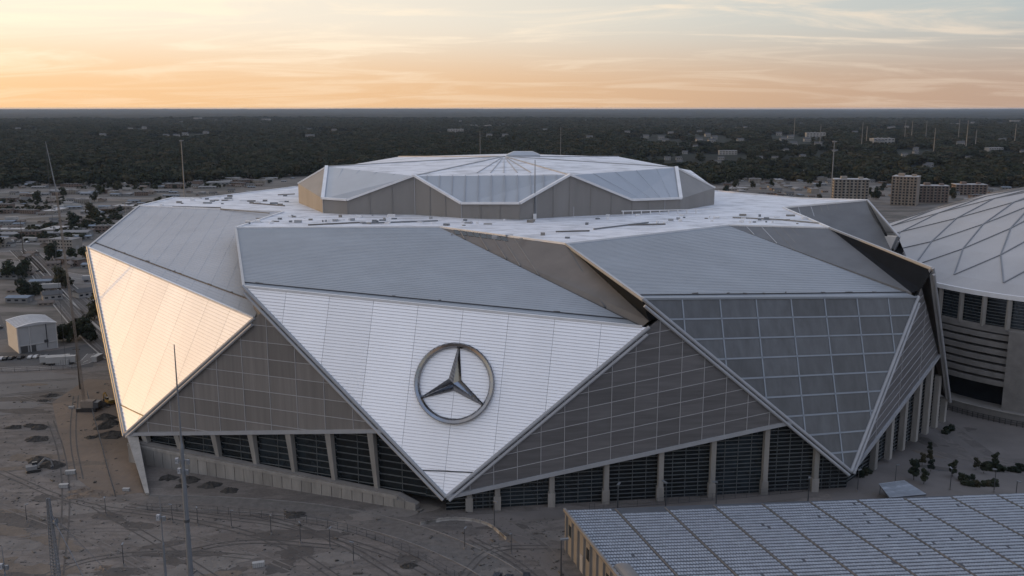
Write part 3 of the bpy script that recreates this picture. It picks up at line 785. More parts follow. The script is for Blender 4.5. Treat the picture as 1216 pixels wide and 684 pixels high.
road('road', [(840, 224), (900, 219), (960, 216), (1040, 222), (1120, 226), (1240, 222)], 14, 'asphalt_pale', 0.05)
road('road', [(840, 214), (920, 211), (1000, 212), (1110, 214), (1240, 210)], 14, 'asphalt_pale', 0.06)
road('road', [(560, 622), (596, 618), (640, 655), (668, 690)], 5, 'plaza_paving', 0.05, False)
# wheel tracks worn into the bare lots
mat('track_dark', (0.085, 0.078, 0.073), 0.95, 0, 0.2, 0.3); mat('track_pale', (0.165, 0.148, 0.134), 0.95, 0, 0.2, 0.3)
rk = random.Random(3); lvl = 0
for pix in ([(0, 560), (90, 600), (200, 612), (330, 640), (420, 700)], [(10, 640), (120, 625), (260, 640), (380, 690)], [(150, 600), (240, 612), (350, 625), (470, 660), (540, 700)], [(0, 600), (110, 640), (200, 690)],
            [(40, 690), (110, 660), (230, 655), (300, 662)], [(60, 500), (75, 540), (80, 600), (70, 684)], [(20, 470), (60, 480), (100, 470)], [(90, 470), (85, 520), (95, 570)], [(110, 600), (180, 640), (260, 690)],
            [(300, 610), (400, 640), (480, 690)], [(200, 660), (290, 640), (400, 650)], [(0, 455), (90, 450)], [(0, 470), (80, 462)], [(560, 640), (610, 665), (640, 690)], [(600, 630), (640, 640), (665, 670)], [(545, 690), (580, 650), (650, 650)]):
    pts = resample(smooth_path([G(x, y) for x, y in pix]), 5); lvl += 1
    mb = MB()
    for o_ in (-0.95, 0.95): ribbon(pts, 0.45, 0.052 + 0.003 * lvl, mb, o_ + rk.uniform(-.1, .1))
    tag(part('wheel_track', mb, M[rk.choice(['track_dark', 'track_dark', 'track_pale'])]), kind='structure')
# irregular stained and scraped patches on the bare lots
mat('dirt_dark', (0.088, 0.078, 0.071), 0.95, 0, 0.2, 0.15, bump=0.4, bscale=1.0); mat('dirt_brown', (0.150, 0.122, 0.098), 0.95, 0, 0.2, 0.15, bump=0.4, bscale=1.0); mat('dirt_pale', (0.176, 0.160, 0.146), 0.95, 0, 0.2, 0.15, bump=0.4, bscale=1.0)
rp_ = random.Random(44)
def blob(px, py, rx, ry, m, dz):
    c = G(px, py); n = 40; ph = rp_.uniform(0, 50); a0 = rp_.uniform(-.4, .4); pts = []
    for i in range(n):
        a = 2 * math.pi * i / n; k = 1 + 0.45 * noise.noise(V((math.cos(a) * 1.6 + ph, math.sin(a) * 1.6, ph))) + 0.25 * noise.noise(V((math.cos(a) * 5 + ph, math.sin(a) * 5, 2)))
        x, y = math.cos(a) * rx * k, math.sin(a) * ry * k; x, y = x * math.cos(a0) - y * math.sin(a0), x * math.sin(a0) + y * math.cos(a0)
        pts.append(V((c.x + x, c.y + y, gz(c.x + x, c.y + y) + dz)))
    tag(part('dirt_patch', MB().poly(pts), M[m]), kind='structure')
for k in range(46):
    px, py = (rp_.uniform(-20, 520), rp_.uniform(600, 690)) if rp_.random() < .6 else (rp_.uniform(-20, 130), rp_.uniform(455, 600))
    blob(px, py, rp_.uniform(3, 13), rp_.uniform(1.2, 4.5), rp_.choice(['dirt_dark', 'dirt_dark', 'dirt_brown', 'dirt_pale']), 0.031 + 0.0004 * k)
for k in range(10): blob(rp_.uniform(545, 665), rp_.uniform(622, 690), rp_.uniform(2, 7), rp_.uniform(1, 3), rp_.choice(['dirt_dark', 'dirt_brown', 'dirt_pale']), 0.034 + 0.0004 * k)
for k in range(12): blob(rp_.uniform(1085, 1200), rp_.uniform(508, 560), rp_.uniform(2, 6), rp_.uniform(1, 3), rp_.choice(['dirt_dark', 'asphalt', 'dirt_brown']), 0.06 + 0.001 * k)
# loose stones, boards and scraps: nobody could count them
db = MB()
for k in range(2200):
    px, py = (rp_.uniform(-30, 560), rp_.uniform(585, 690)) if rp_.random() < .55 else ((rp_.uniform(-30, 140), rp_.uniform(450, 600)) if rp_.random() < .7 else (rp_.uniform(560, 670), rp_.uniform(615, 690)))
    if px > 165 and py < 600: continue
    p = G(px, py); s_ = rp_.uniform(.08, .32) * (2.2 if rp_.random() < .06 else 1)
    db.box((p.x, p.y, p.z - .02), s_ * rp_.uniform(1, 3.5), s_, s_ * rp_.uniform(.3, .8), rp_.uniform(0, 3))
mat('debris', (0.16, 0.148, 0.135), 0.9, 0, 0.45, 0.9, detail=2)
tag(part('loose_debris', db, M['debris']), 'loose stones and scraps strewn over the bare lot', 'debris', kind='stuff')
# railway on two ballast beds
mat('ballast', (0.062, 0.056, 0.052), 0.95, 0, 0.2, 0.4, bump=0.4)
def railway(pix, width, tracks):
    pts = resample(smooth_path([G(x, y) for x, y in pix]), 8)
    r = part('railway', ribbon(pts, width, 0.12), M['ballast']); tag(r, kind='structure')
    for s_ in (-1, 1): part('kerb_wall', ribbon(pts, 0.7, 0.42, None, s_ * width / 2), M['concrete'], r)
    for t in tracks:
        mb = MB()
        for i in range(len(pts) - 1):
            a, b = pts[i], pts[i + 1]; d = (b - a).normalized(); k = int((b - a).length / 0.9) if a.y < 650 else 0
            s = V((d.y, -d.x, 0))
            for q in range(0, k, 2): c = a + d * (q * 0.9) + s * t; mb.box((c.x, c.y, 0.14), 2.5, 0.5, 0.10, math.atan2(s.y, s.x))
        if mb.f: tag(part('sleeper', mb, M['concrete_dark'], r), kind='stuff')
        for g in (-0.75, 0.75): part('rail', ribbon(pts, 0.22, 0.30, None, t + g), M['rail'], r)
railway([(20, 297), (42, 318), (62, 345), (88, 376), (112, 402), (140, 425)], 11, (-2.6, 2.6))
railway([(34, 298), (60, 325), (84, 347), (108, 368), (135, 392)], 11, (-2.6, 2.6))

# ================================================================== FOREST AND HILLS
mat('foliage_a', (0.038, 0.046, 0.026), 0.9, 0, 0.3, 0.01, spec=0.1)
mat('foliage_b', (0.048, 0.046, 0.028), 0.9, 0, 0.3, 0.02, spec=0.1)
mat('foliage_c', (0.030, 0.040, 0.026), 0.9, 0, 0.3, 0.02, spec=0.1)
mat('bark', (0.06, 0.05, 0.04), 0.95)
mat('canopy', (0.020, 0.026, 0.021), 0.95, 0, 0.3, 0.003, bump=0.6, bscale=0.03, spec=0.1)
def vary(m, amt, cols):
    # colour differs from tree to tree (per instance)
    t = M[m].node_tree; b = t.nodes['Principled BSDF']; src = b.inputs['Base Color'].links[0].from_socket
    oi = t.nodes.new('ShaderNodeObjectInfo'); cr = t.nodes.new('ShaderNodeValToRGB'); t.links.new(oi.outputs['Random'], cr.inputs[0])
    el = cr.color_ramp.elements; el[0].position = 0.0; el[0].color = (*cols[0], 1); el[1].position = 1.0; el[1].color = (*cols[-1], 1)
    for k, c in enumerate(cols[1:-1]): e = el.new((k + 1) / (len(cols) - 1)); e.color = (*c, 1)
    mx = t.nodes.new('ShaderNodeMix'); mx.data_type = 'RGBA'; mx.inputs[0].default_value = amt; t.links.new(src, mx.inputs[6]); t.links.new(cr.outputs[0], mx.inputs[7]); t.links.new(mx.outputs[2], b.inputs['Base Color'])
for m_ in ('foliage_a', 'foliage_b', 'foliage_c'): vary(m_, 0.75, [(0.012, 0.019, 0.015), (0.022, 0.030, 0.020), (0.036, 0.040, 0.024), (0.018, 0.026, 0.020), (0.060, 0.050, 0.030), (0.024, 0.034, 0.022)])
def crown_mesh(seed, R, hgt, clumps, leaves, leaf, base=0.25, conic=False):
    r = random.Random(seed); mb = MB(); cs = []
    for k in range(clumps):
        a = r.uniform(0, 6.283); rr = R * math.sqrt(r.random()) * 0.72; zz = base + (1 - base) * r.random()
        if conic: rr *= (1.05 - zz)
        else: rr *= math.sqrt(max(0.1, 1 - ((zz - 0.5) / 0.62) ** 2))
        cs.append((V((math.cos(a) * rr, math.sin(a) * rr, zz * hgt)), R * r.uniform(0.30, 0.52) * (0.6 if conic else 1)))
    for c, cr in cs:
        for q in range(leaves):
            d = V((r.gauss(0, 1), r.gauss(0, 1), r.gauss(0, 0.8))).normalized(); p = c + d * cr * r.uniform(0.65, 1.05)
            nrm = (d + V((r.uniform(-.45, .45), r.uniform(-.45, .45), r.uniform(-.2, .55)))).normalized()
            x = nrm.cross(V((r.uniform(-1, 1), r.uniform(-1, 1), 0.2))).normalized(); y = nrm.cross(x); s = leaf * r.uniform(0.6, 1.4)
            mb.poly([p - x * s, p - y * s * 0.7, p + x * s, p + y * s * 0.8])
    return mb
protos = []
for k in range(6):
    mb = crown_mesh(100 + k, 6.0, 13.0, 8, 26, 1.7, 0.3); me = mb.mesh('forest_tree'); me.materials.append(M[('foliage_a', 'foliage_b', 'foliage_c')[k % 3]])
    o = bpy.data.objects.new('forest_tree', me); protos.append(o)
rw = random.Random(12)
WOODS = tuple((rw.uniform(780, 1225), rw.uniform(146, 200), 5) for _ in range(38)) + tuple((rw.uniform(-10, 780), rw.uniform(140, 165), 5) for _ in range(24))
WHITES = ((864, 184, 7), (1047, 171, 7), (541, 158, 7), (925, 162, 5), (1015, 160, 5), (968, 164, 7), (1180, 180, 7), (1074, 186, 5), (848, 166, 5), (828, 152, 5), (858, 152, 5),
          (1132, 150, 7), (1100, 200, 5), (920, 190, 5), (235, 143, 7), (316, 144, 7), (155, 155, 5), (700, 166, 5), (745, 160, 5), (1190, 168, 5), (1205, 146, 7), (600, 163, 5), (560, 150, 7), (790, 170, 5), (1150, 190, 5), (885, 152, 5), (1060, 154, 5)) + WOODS
CLEAR = [P(x, y) for x, y, k in WHITES]
def scatter_points():
    r = random.Random(11); pts, sc, rot = [], [], []
    def edge(a):   # forest front as a function of bearing
        return 1540 + 150 * noise.noise(V((a * 7, 0.3, 0))) + 90 * noise.noise(V((a * 23, 4.3, 0)))
    D = 1150.0
    while D < 9500:
        sp = 12.0 + (D - 1150) * 0.0034
        A0, A1 = -0.68, 0.68; k = int((A1 - A0) * D / sp)
        for i in range(k):
            a = A0 + (A1 - A0) * (i + r.random()) / k; d = D + r.uniform(-.5, .5) * sp
            e = edge(a)
            x, y = math.sin(a) * d, math.cos(a) * d
            if any(abs(x - q.x * (y / q.y)) < 32 * q.y / 1500 and -150 * q.y / 1500 < y - q.y < 30 for q in CLEAR): continue
            g = noise.noise(V((x * 0.004, y * 0.0022, 1.7))); 
            if d < e:
                if g < 0.48 or r.random() < 0.5: continue
            elif d < 2600 and g > 0.42 and r.random() < 0.8: continue          # clearings
            elif d >= 2600 and g > 0.47 and r.random() < 0.6: continue
            s = (sp / 10.5) ** 0.8 * r.uniform(0.6, 1.5)
            pts.append((x, y, hill(x, y) - 0.3)); sc.append((s * r.uniform(.9, 1.2), s * r.uniform(.9, 1.2), min(s, 1.0 + 0.25 * (s - 1)) * r.uniform(.85, 1.15))); rot.append(r.uniform(0, 6.28))
        D += sp * 0.95
    k = 0
    while k < 3000:
        px, py = (r.uniform(-60, 370), 208 + 125 * r.random() ** 1.7) if r.random() < .6 else (r.uniform(845, 1240), r.uniform(206, 246))
        if px > 90 and py > 288 - (px - 90) * .3: continue
        k += 1; p = P(px, py)
        if noise.noise(V((p.x * 0.011, p.y * 0.006, 8.8))) < 0.02 or min(abs(py - q) for q in (226, 228, 236, 239, 245, 257, 262, 290, 299, 310, 318, 326, 213, 220)) < 0.9: continue
        s = r.uniform(.16, .5); pts.append((p.x, p.y, 0)); sc.append((s * 1.5, s * 1.3, s * .8)); rot.append(r.uniform(0, 6.28))
    return pts, sc, rot
def hill(x, y):
    d = math.hypot(x, y)
    if d < 1900: return 0.0
    f = sst((d - 1900) / 3500)
    h = f * (14 * noise.noise(V((x * 0.0006, y * 0.0006, 3.1))) + 7 * noise.noise(V((x * 0.0021, y * 0.0021, 9.1))))
    g = sst((d - 9000) / 26000)
    h += g * (50 + 36 * noise.noise(V((x * 0.00013, y * 0.00013, 5.5))) + 10 * noise.noise(V((x * 0.0005, y * 0.0005, 7.5))))
    return h
pts, sc, rot = scatter_points()
me = bpy.data.meshes.new('forest'); me.from_pydata(pts, [], [])
at = me.attributes.new('tscale', 'FLOAT_VECTOR', 'POINT'); at.data.foreach_set('vector', [c for s in sc for c in s])
at = me.attributes.new('trot', 'FLOAT_VECTOR', 'POINT'); at.data.foreach_set('vector', [c for a in rot for c in (0, 0, a)])
forest = bpy.data.objects.new('forest', me); C.objects.link(forest)
tag(forest, 'dark woodland stretching from the town to the horizon', 'woodland', kind='stuff')
gt = bpy.data.node_groups.new('forest', 'GeometryNodeTree')
gt.interface.new_socket('Geometry', in_out='INPUT', socket_type='NodeSocketGeometry'); gt.interface.new_socket('Geometry', in_out='OUTPUT', socket_type='NodeSocketGeometry')
gi = gt.nodes.new('NodeGroupInput'); go = gt.nodes.new('NodeGroupOutput'); iop = gt.nodes.new('GeometryNodeInstanceOnPoints'); jg = gt.nodes.new('GeometryNodeJoinGeometry')
for p in protos:
    oi = gt.nodes.new('GeometryNodeObjectInfo'); oi.inputs['Object'].default_value = p; oi.inputs['As Instance'].default_value = True
    gt.links.new(oi.outputs['Geometry'], jg.inputs[0])
gt.links.new(gi.outputs[0], iop.inputs['Points']); gt.links.new(jg.outputs[0], iop.inputs['Instance']); iop.inputs['Pick Instance'].default_value = True
for nm, sk in (('tscale', 'Scale'), ('trot', 'Rotation')):
    na = gt.nodes.new('GeometryNodeInputNamedAttribute'); na.data_type = 'FLOAT_VECTOR'; na.inputs['Name'].default_value = nm
    if sk == 'Rotation':
        er = gt.nodes.new('FunctionNodeEulerToRotation'); gt.links.new(na.outputs['Attribute'], er.inputs[0]); gt.links.new(er.outputs[0], iop.inputs[sk])
    else: gt.links.new(na.outputs['Attribute'], iop.inputs[sk])
gt.links.new(iop.outputs[0], go.inputs[0])
md = forest.modifiers.new('trees', 'NODES'); md.node_group = gt
# wooded terrain under and beyond the single trees, rising to low hills on the horizon
tm = MB(); ND, NA = 240, 420; ds = [1420 * (45000 / 1420) ** (i / ND) for i in range(ND + 1)]
for i, d in enumerate(ds):
    for j in range(NA + 1):
        a = -0.85 + 1.7 * j / NA; x, y = math.sin(a) * d, math.cos(a) * d
        bump = 0.0 if d < 7500 else 15 * sst((d - 7500) / 3000) * (0.5 + noise.noise(V((x * 0.011, y * 0.004, 2.2))))
        tm.v.append((x, y, hill(x, y) + 0.4 + bump if d > 1620 else -0.4))
for i in range(ND):
    for j in range(NA): a = i * (NA + 1) + j; tm.f.append((a, a + 1, a + NA + 2, a + NA + 1))
tag(part('wooded_hills', tm, M['canopy']), kind='structure')
# ================================================================== DOMED ARENA ON THE RIGHT
DC = V((286, 452, 0)); DA, DB, DE = 110.0, 112.0, 2.6; RIMZ, CROWN = 39.5, 41.0
arena = empty('domed_arena', (DC.x, DC.y, -10)); tag(arena, 'older arena with white fabric dome crossed by dark diamond ridges', 'arena')
def se(a, r=1.0, z=0.0, grow=0.0):
    c, s = math.cos(a), math.sin(a)
    x = math.copysign(abs(c) ** (2 / DE), c) * (DA * r + grow); y = math.copysign(abs(s) ** (2 / DE), s) * (DB * r + grow)
    return V((DC.x + x, DC.y + y, z))
def dz(r): return RIMZ + 1.0 + CROWN * (1 - min(1, r) ** 1.4)
rings = [0.955, 0.80, 0.62, 0.42, 0.20]; NN = 26
def node(k, i):
    a = 2 * math.pi * (i + (0.5 if k % 2 else 0.0)) / NN; r = rings[k]
    return se(a, r, dz(r) + (1.2 if k < 4 else 0))
skirt = MB()
for i in range(NN * 4):
    a0, a1 = 2 * math.pi * i / (NN * 4), 2 * math.pi * (i + 1) / (NN * 4)
    for r0, r1 in ((1.0, 0.985), (0.985, 0.955), (0.955, 0.93)): skirt.poly([se(a0, r0, dz(r0)), se(a1, r0, dz(r0)), se(a1, r1, dz(r1)), se(a0, r1, dz(r1))])
fabric = part('roof_skirt', fixnormals(skirt), M['fabric_white'], arena, smooth=True)
def patchtri(a, b, c, sag, k=4):
    mb = MB(); ix = {}
    for i in range(k + 1):
        for j in range(k + 1 - i):
            u, v = i / k, j / k; w = 1 - u - v; p = a * u + b * v + c * w
            # each panel bellies slightly along the dome between its ridges
            r = math.hypot((p.x - DC.x) / DA, (p.y - DC.y) / DB)
            p = V((p.x, p.y, p.z - sag * 27 * u * v * w * 0.35)); ix[i, j] = len(mb.v); mb.v.append(tuple(p))
    for i in range(k):
        for j in range(k - i):
            mb.f.append((ix[i, j], ix[i + 1, j], ix[i, j + 1]))
            if i + j < k - 1: mb.f.append((ix[i + 1, j], ix[i + 1, j + 1], ix[i, j + 1]))
    return mb
for k in range(len(rings) - 1):
    for i in range(NN):
        nx_ = node(k + 1, i) if k % 2 == 0 else node(k + 1, i + 1)
        a, b = node(k, i), node(k, i + 1)
        part('fabric_panel', fixnormals(patchtri(a, b, nx_, 1.0)), M['fabric_white'], arena, smooth=True)
        b2 = node(k + 1, i + 1) if k % 2 == 0 else node(k + 1, i + 2)
        part('fabric_panel', fixnormals(patchtri(nx_, b2, b, 1.0)), M['fabric_white'], arena, smooth=True)
        part('ridge', MB().bar(a + UP * 0.25, nx_ + UP * 0.25, 0.5, 0.35), M['ridge'], arena)
        part('ridge', MB().bar(b + UP * 0.25, nx_ + UP * 0.25, 0.5, 0.35), M['ridge'], arena)
cmb = MB()
for i in range(NN): cmb.poly([node(4, i), node(4, i + 1), V((DC.x, DC.y, RIMZ + CROWN + 1))])
part('crown', fixnormals(cmb), M['fabric_white'], arena)
# band from the first ring of nodes down to the skirt
bm_ = MB()
for i in range(NN):
    a0, a1 = 2 * math.pi * i / NN, 2 * math.pi * (i + 1) / NN
    for q in range(4):
        f0, f1 = q / 4, (q + 1) / 4; p0 = node(0, i) * (1 - f0) + node(0, i + 1) * f0; p1 = node(0, i) * (1 - f1) + node(0, i + 1) * f1
        bm_.poly([se(a0 + (a1 - a0) * f0, 1.0, RIMZ + 1.2), se(a0 + (a1 - a0) * f1, 1.0, RIMZ + 1.2), p1, p0])
part('lower_band', fixnormals(bm_), M['fabric_white'], arena)
def wall_ring(grow, z0, z1, a0=0, a1=2 * math.pi, n=160):
    mb = MB()
    for i in range(n):
        b0, b1 = a0 + (a1 - a0) * i / n, a0 + (a1 - a0) * (i + 1) / n
        mb.poly([se(b0, 1, z0, grow), se(b1, 1, z0, grow), se(b1, 1, z1, grow), se(b0, 1, z1, grow)])
    return mb
def band(grow, depth, z0, z1, a0=0, a1=2 * math.pi, n=160):
    mb = MB()
    for i in range(n):
        b0, b1 = a0 + (a1 - a0) * i / n, a0 + (a1 - a0) * (i + 1) / n
        o0, o1, i0, i1 = se(b0, 1, 0, grow), se(b1, 1, 0, grow), se(b0, 1, 0, grow - depth), se(b1, 1, 0, grow - depth)
        zz0, zz1 = UP * z0, UP * z1
        mb.poly([o0 + zz0, o1 + zz0, o1 + zz1, o0 + zz1]); mb.poly([o0 + zz1, o1 + zz1, i1 + zz1, i0 + zz1]); mb.poly([o0 + zz0, i0 + zz0, i1 + zz0, o1 + zz0])
    return mb
part('eave', fixnormals(band(1.0, 4, RIMZ - 0.6, RIMZ + 1.3)), M['trim_white'], arena)
part('inner_wall', wall_ring(-3.0, -10, RIMZ), M['soffit'], arena)
lo_a, hi_a = math.pi * 0.98, math.pi * 1.55
NB = 17
for i in range(NB):
    b0 = lo_a + (hi_a - lo_a) * i / NB; b1 = lo_a + (hi_a - lo_a) * (i + 1) / NB
    w = part('window', wall_ring(-1.0, RIMZ - 12.5, RIMZ - 0.7, b0, b1, 5), M['dark_glass'], arena)
    mb = MB()
    for q in range(9): mb.bar(se(b0, 1, RIMZ - 12 + q * 1.3, -0.9), se(b1, 1, RIMZ - 12 + q * 1.3, -0.9), 0.15, 0.2)
    tag(part('glazing_bar', mb, M['louvre'], w), kind='stuff')
    part('column', MB().bar(se(b0, 1, RIMZ - 13.2, 0.1), se(b0, 1, RIMZ - 0.6, 0.1), 1.5, 1.5, V((0, 1, 0))), M['concrete'], arena)
part('window', wall_ring(-1.0, RIMZ - 12.5, RIMZ - 0.7, hi_a, lo_a + 2 * math.pi, 90), M['dark_glass'], arena)
for q in range(8):
    z1 = RIMZ - 12.6 - q * 3.1
    part('concrete_band', fixnormals(band(0.6 + q * 0.35, 4.5, z1 - 2.0 if q else z1 - 2.4, z1, 0, 2 * math.pi, 140)), M['concrete_dark'], arena)
for i in [k for k in range(NB) if 1192 < CX + F * se(lo_a + (hi_a - lo_a) * (k + .2) / NB).x / (se(lo_a + (hi_a - lo_a) * (k + .2) / NB).y * math.cos(TH) + 90 * math.sin(TH)) < 1225] + [11, 14]:
    b0 = lo_a + (hi_a - lo_a) * (i + 0.2) / NB; b1 = lo_a + (hi_a - lo_a) * (i + 1.1) / NB
    part('stair_tower', fixnormals(band(3.6, 5, -9.8, RIMZ - 12.8, b0, b1, 4)), M['concrete_dark'], arena)
part('base_apron', fixnormals(band(7.0, 9, -10.2, -6.0)), M['concrete_dark'], arena)
part('apron_coping', fixnormals(band(7.3, 0.8, -6.0, -5.7)), M['concrete'], arena)
# railing fence along the apron
fence = empty('railing_fence', se(math.pi * 1.25, 1, -10, 10)); tag(fence, 'dark picket railing curving along the domed arena', 'fence')
NP = 60
fp = [se(math.pi * 1.02 + math.pi * 0.40 * i / NP, 1, 0, 9.5) for i in range(NP + 1)]
for p in fp: p.z = gz(p.x, p.y) + 0.05
for p in fp: part('post', MB().bar(p, p + UP * 2.4, 0.22, 0.22), M['black_paint'], fence)
for h in (0.5, 1.4, 2.3):
    mb = MB()
    for a, b in zip(fp, fp[1:]): mb.bar(a + UP * h, b + UP * h, 0.1, 0.12)
    part('rail', mb, M['black_paint'], fence)
mb = MB()
for a, b in zip(fp, fp[1:]):
    for q in range(1, 7): c = a + (b - a) * (q / 7); mb.bar(c + UP * 0.3, c + UP * 2.3, 0.06, 0.06)
tag(part('picket', mb, M['black_paint'], fence), kind='stuff')

# ================================================================== LOW HALL WITH PANELLED ROOF, FRONT RIGHT
HZ = 11.0
h00 = P(671, 606, HZ); h10 = P(1290, 583, HZ); hd = (P(738, 690, HZ) - h00).normalized(); hx = (h10 - h00).normalized(); HW = (h10 - h00).length; HDp = 70.0
hall = empty('exhibition_hall', (h00.x, h00.y, 0)); tag(hall, 'low hall whose roof is covered with rows of pale panels', 'hall')
mat('hall_wall', (0.20, 0.19, 0.18), 0.85, 0, 0.14, 0.2, bump=0.1)
mat('hall_roof', (0.07, 0.078, 0.092), 0.8, 0, 0.1, 0.2)
mat('roof_panel', (0.31, 0.345, 0.395), 0.55, 0, 0.12, 0.35)
mat('walkway', (0.17, 0.155, 0.14), 0.9, 0, 0.2, 0.5)
c4 = [h00, h10, h10 + hd * HDp, h00 + hd * HDp]
part('wall', MB().prism(orient([V((p.x, p.y, 0)) for p in c4], UP), UP, -4.0, HZ - 0.5), M['hall_wall'], hall)
roof = part('roof', MB().prism(orient([p + (h00 + (h10 - h00) * .5 + hd * 35 - p).normalized() * -0.4 for p in c4], UP), UP, -0.48, 0.0), M['hall_roof'], hall)
NSEC = 11; secw = HW / NSEC
rs = random.Random(5)
for s in range(NSEC):
    off = [0, 3.2, 2.2, 1.0, 0.8, 0.3, 0, 0.4, 0, 0, 0][s]
    mb = MB(); nu = 17
    rows = int((HDp - off - 2) / 1.62)
    for r_ in range(rows):
        for u in range(nu):
            if rs.random() < 0.006: continue
            c = h00 + hx * (s * secw + 0.45 + (secw - 0.9) * (u + 0.5) / nu) + hd * (off + 1.0 + r_ * 1.62)
            w = (secw - 0.9) / nu * 0.38; l = 0.40
            t0 = 0.10 + rs.uniform(-.02, .02); t1 = 0.20 + rs.uniform(-.05, .05)
            p = [c - hx * w - hd * l, c + hx * w - hd * l, c + hx * w + hd * l, c - hx * w + hd * l]
            i0 = len(mb.v); mb.v += [tuple(p[0] + UP * t1), tuple(p[1] + UP * t1), tuple(p[2] + UP * t0), tuple(p[3] + UP * t0), tuple(p[0] + UP * .01), tuple(p[1] + UP * .01), tuple(p[2] + UP * .01), tuple(p[3] + UP * .01)]
            mb.f += [(i0, i0 + 3, i0 + 2, i0 + 1), (i0, i0 + 1, i0 + 5, i0 + 4), (i0 + 1, i0 + 2, i0 + 6, i0 + 5), (i0 + 2, i0 + 3, i0 + 7, i0 + 6), (i0 + 3, i0, i0 + 4, i0 + 7)]
    tag(part('panel_field', fixnormals(mb), M['roof_panel'], roof), kind='stuff')
    if s: 
        a = h00 + hx * (s * secw) + hd * 0.6
        part('walkway', MB().bar(a + UP * 0.12, a + hd * (HDp - 2) + UP * 0.12, 0.3, 0.16), M['walkway'], roof)
wn_ = hx * -1.0; wn_ = V((-hd.y, hd.x, 0)) if V((-hd.y, hd.x, 0)).dot(hx) < 0 else V((hd.y, -hd.x, 0))
for k in range(12):
    a = V((h00.x, h00.y, 0)) + hd * (2 + k * 4.4)
    part('pilaster', MB().bar(a + wn_ * 0.15, a + wn_ * 0.15 + UP * (HZ - 0.6), 0.6, 0.7, V((0, 1, 0))), M['hall_wall'], hall)
    w0 = a + hd * 1.3 + UP * 5.5; w1 = a + hd * 3.2 + UP * 5.5
    if k % 3 == 0: part('window', MB().prism(orient([w0, w1, w1 + UP * 3, w0 + UP * 3], wn_), wn_, 0.02, 0.12), M['dark_glass'], hall)
    elif k % 3 == 2: part('loading_door', MB().prism(orient([w0 - UP * 5.4, w1 - UP * 5.4, w1 - UP * 0.8, w0 - UP * 0.8], wn_), wn_, 0.02, 0.15), M['trim'], hall)
part('parapet', MB().bar(h00 + UP * 0.3 + wn_ * .2, h00 + hd * HDp + UP * 0.3 + wn_ * .2, 0.6, 0.8), M['hall_wall'], hall)
cyl = MB(); q0 = P(716, 674, HZ) - UP * 0.2
rot_ = math.atan2(hd.y, hd.x)
for k in range(9):
    a0 = math.pi * k / 8
    cyl.v += [tuple(q0 + hx * (4.5 + math.cos(a0) * 2.2) + UP * (math.sin(a0) * 1.2)), tuple(q0 + hx * (4.5 + math.cos(a0) * 2.2) + hd * 8 + UP * (math.sin(a0) * 1.2))]
for k in range(8): cyl.f.append((2 * k, 2 * k + 1, 2 * k + 3, 2 * k + 2))
cyl.f.append(tuple(2 * k for k in range(9))); cyl.f.append(tuple(2 * k + 1 for k in range(9)))
part('barrel_rooflight', fixnormals(cyl), M['hall_wall'], hall)
# small pavilion of the same kind between hall and stadium
s0, s1, s2, s3 = G(1042, 574), G(1072, 571), G(1097, 588), G(1050, 590)
pav = empty('panel_canopy', (s3.x, s3.y, s3.z)); tag(pav, 'small canopy of pale panels beside the stadium corner', 'canopy')
pz4 = 3.2
pc = [V((p.x, p.y, pz4)) for p in (P(1044, 575, pz4), P(1074, 571, pz4), P(1100, 587, pz4), P(1056, 591, pz4))]
pr_ = part('roof', MB().prism(orient(pc, UP), UP, -0.3, 0.0), M['hall_roof'], pav)
mb = MB()
for i in range(16):
    for j in range(16):
        u, v = (i + .5) / 16, (j + .5) / 16; c = (pc[0] * (1 - u) + pc[1] * u) * (1 - v) + (pc[3] * (1 - u) + pc[2] * u) * v
        mb.box(c, 0.62, 0.8, 0.16)
tag(part('panel_field', mb, M['roof_panel'], pr_), kind='stuff')
for p in pc: q = p * 0.94 + (pc[0] + pc[1] + pc[2] + pc[3]) * (0.06 / 4); part('post', MB().bar(V((q.x, q.y, gz(q.x, q.y))), q - UP * 0.2, 0.25, 0.25), M['steel'], pav)
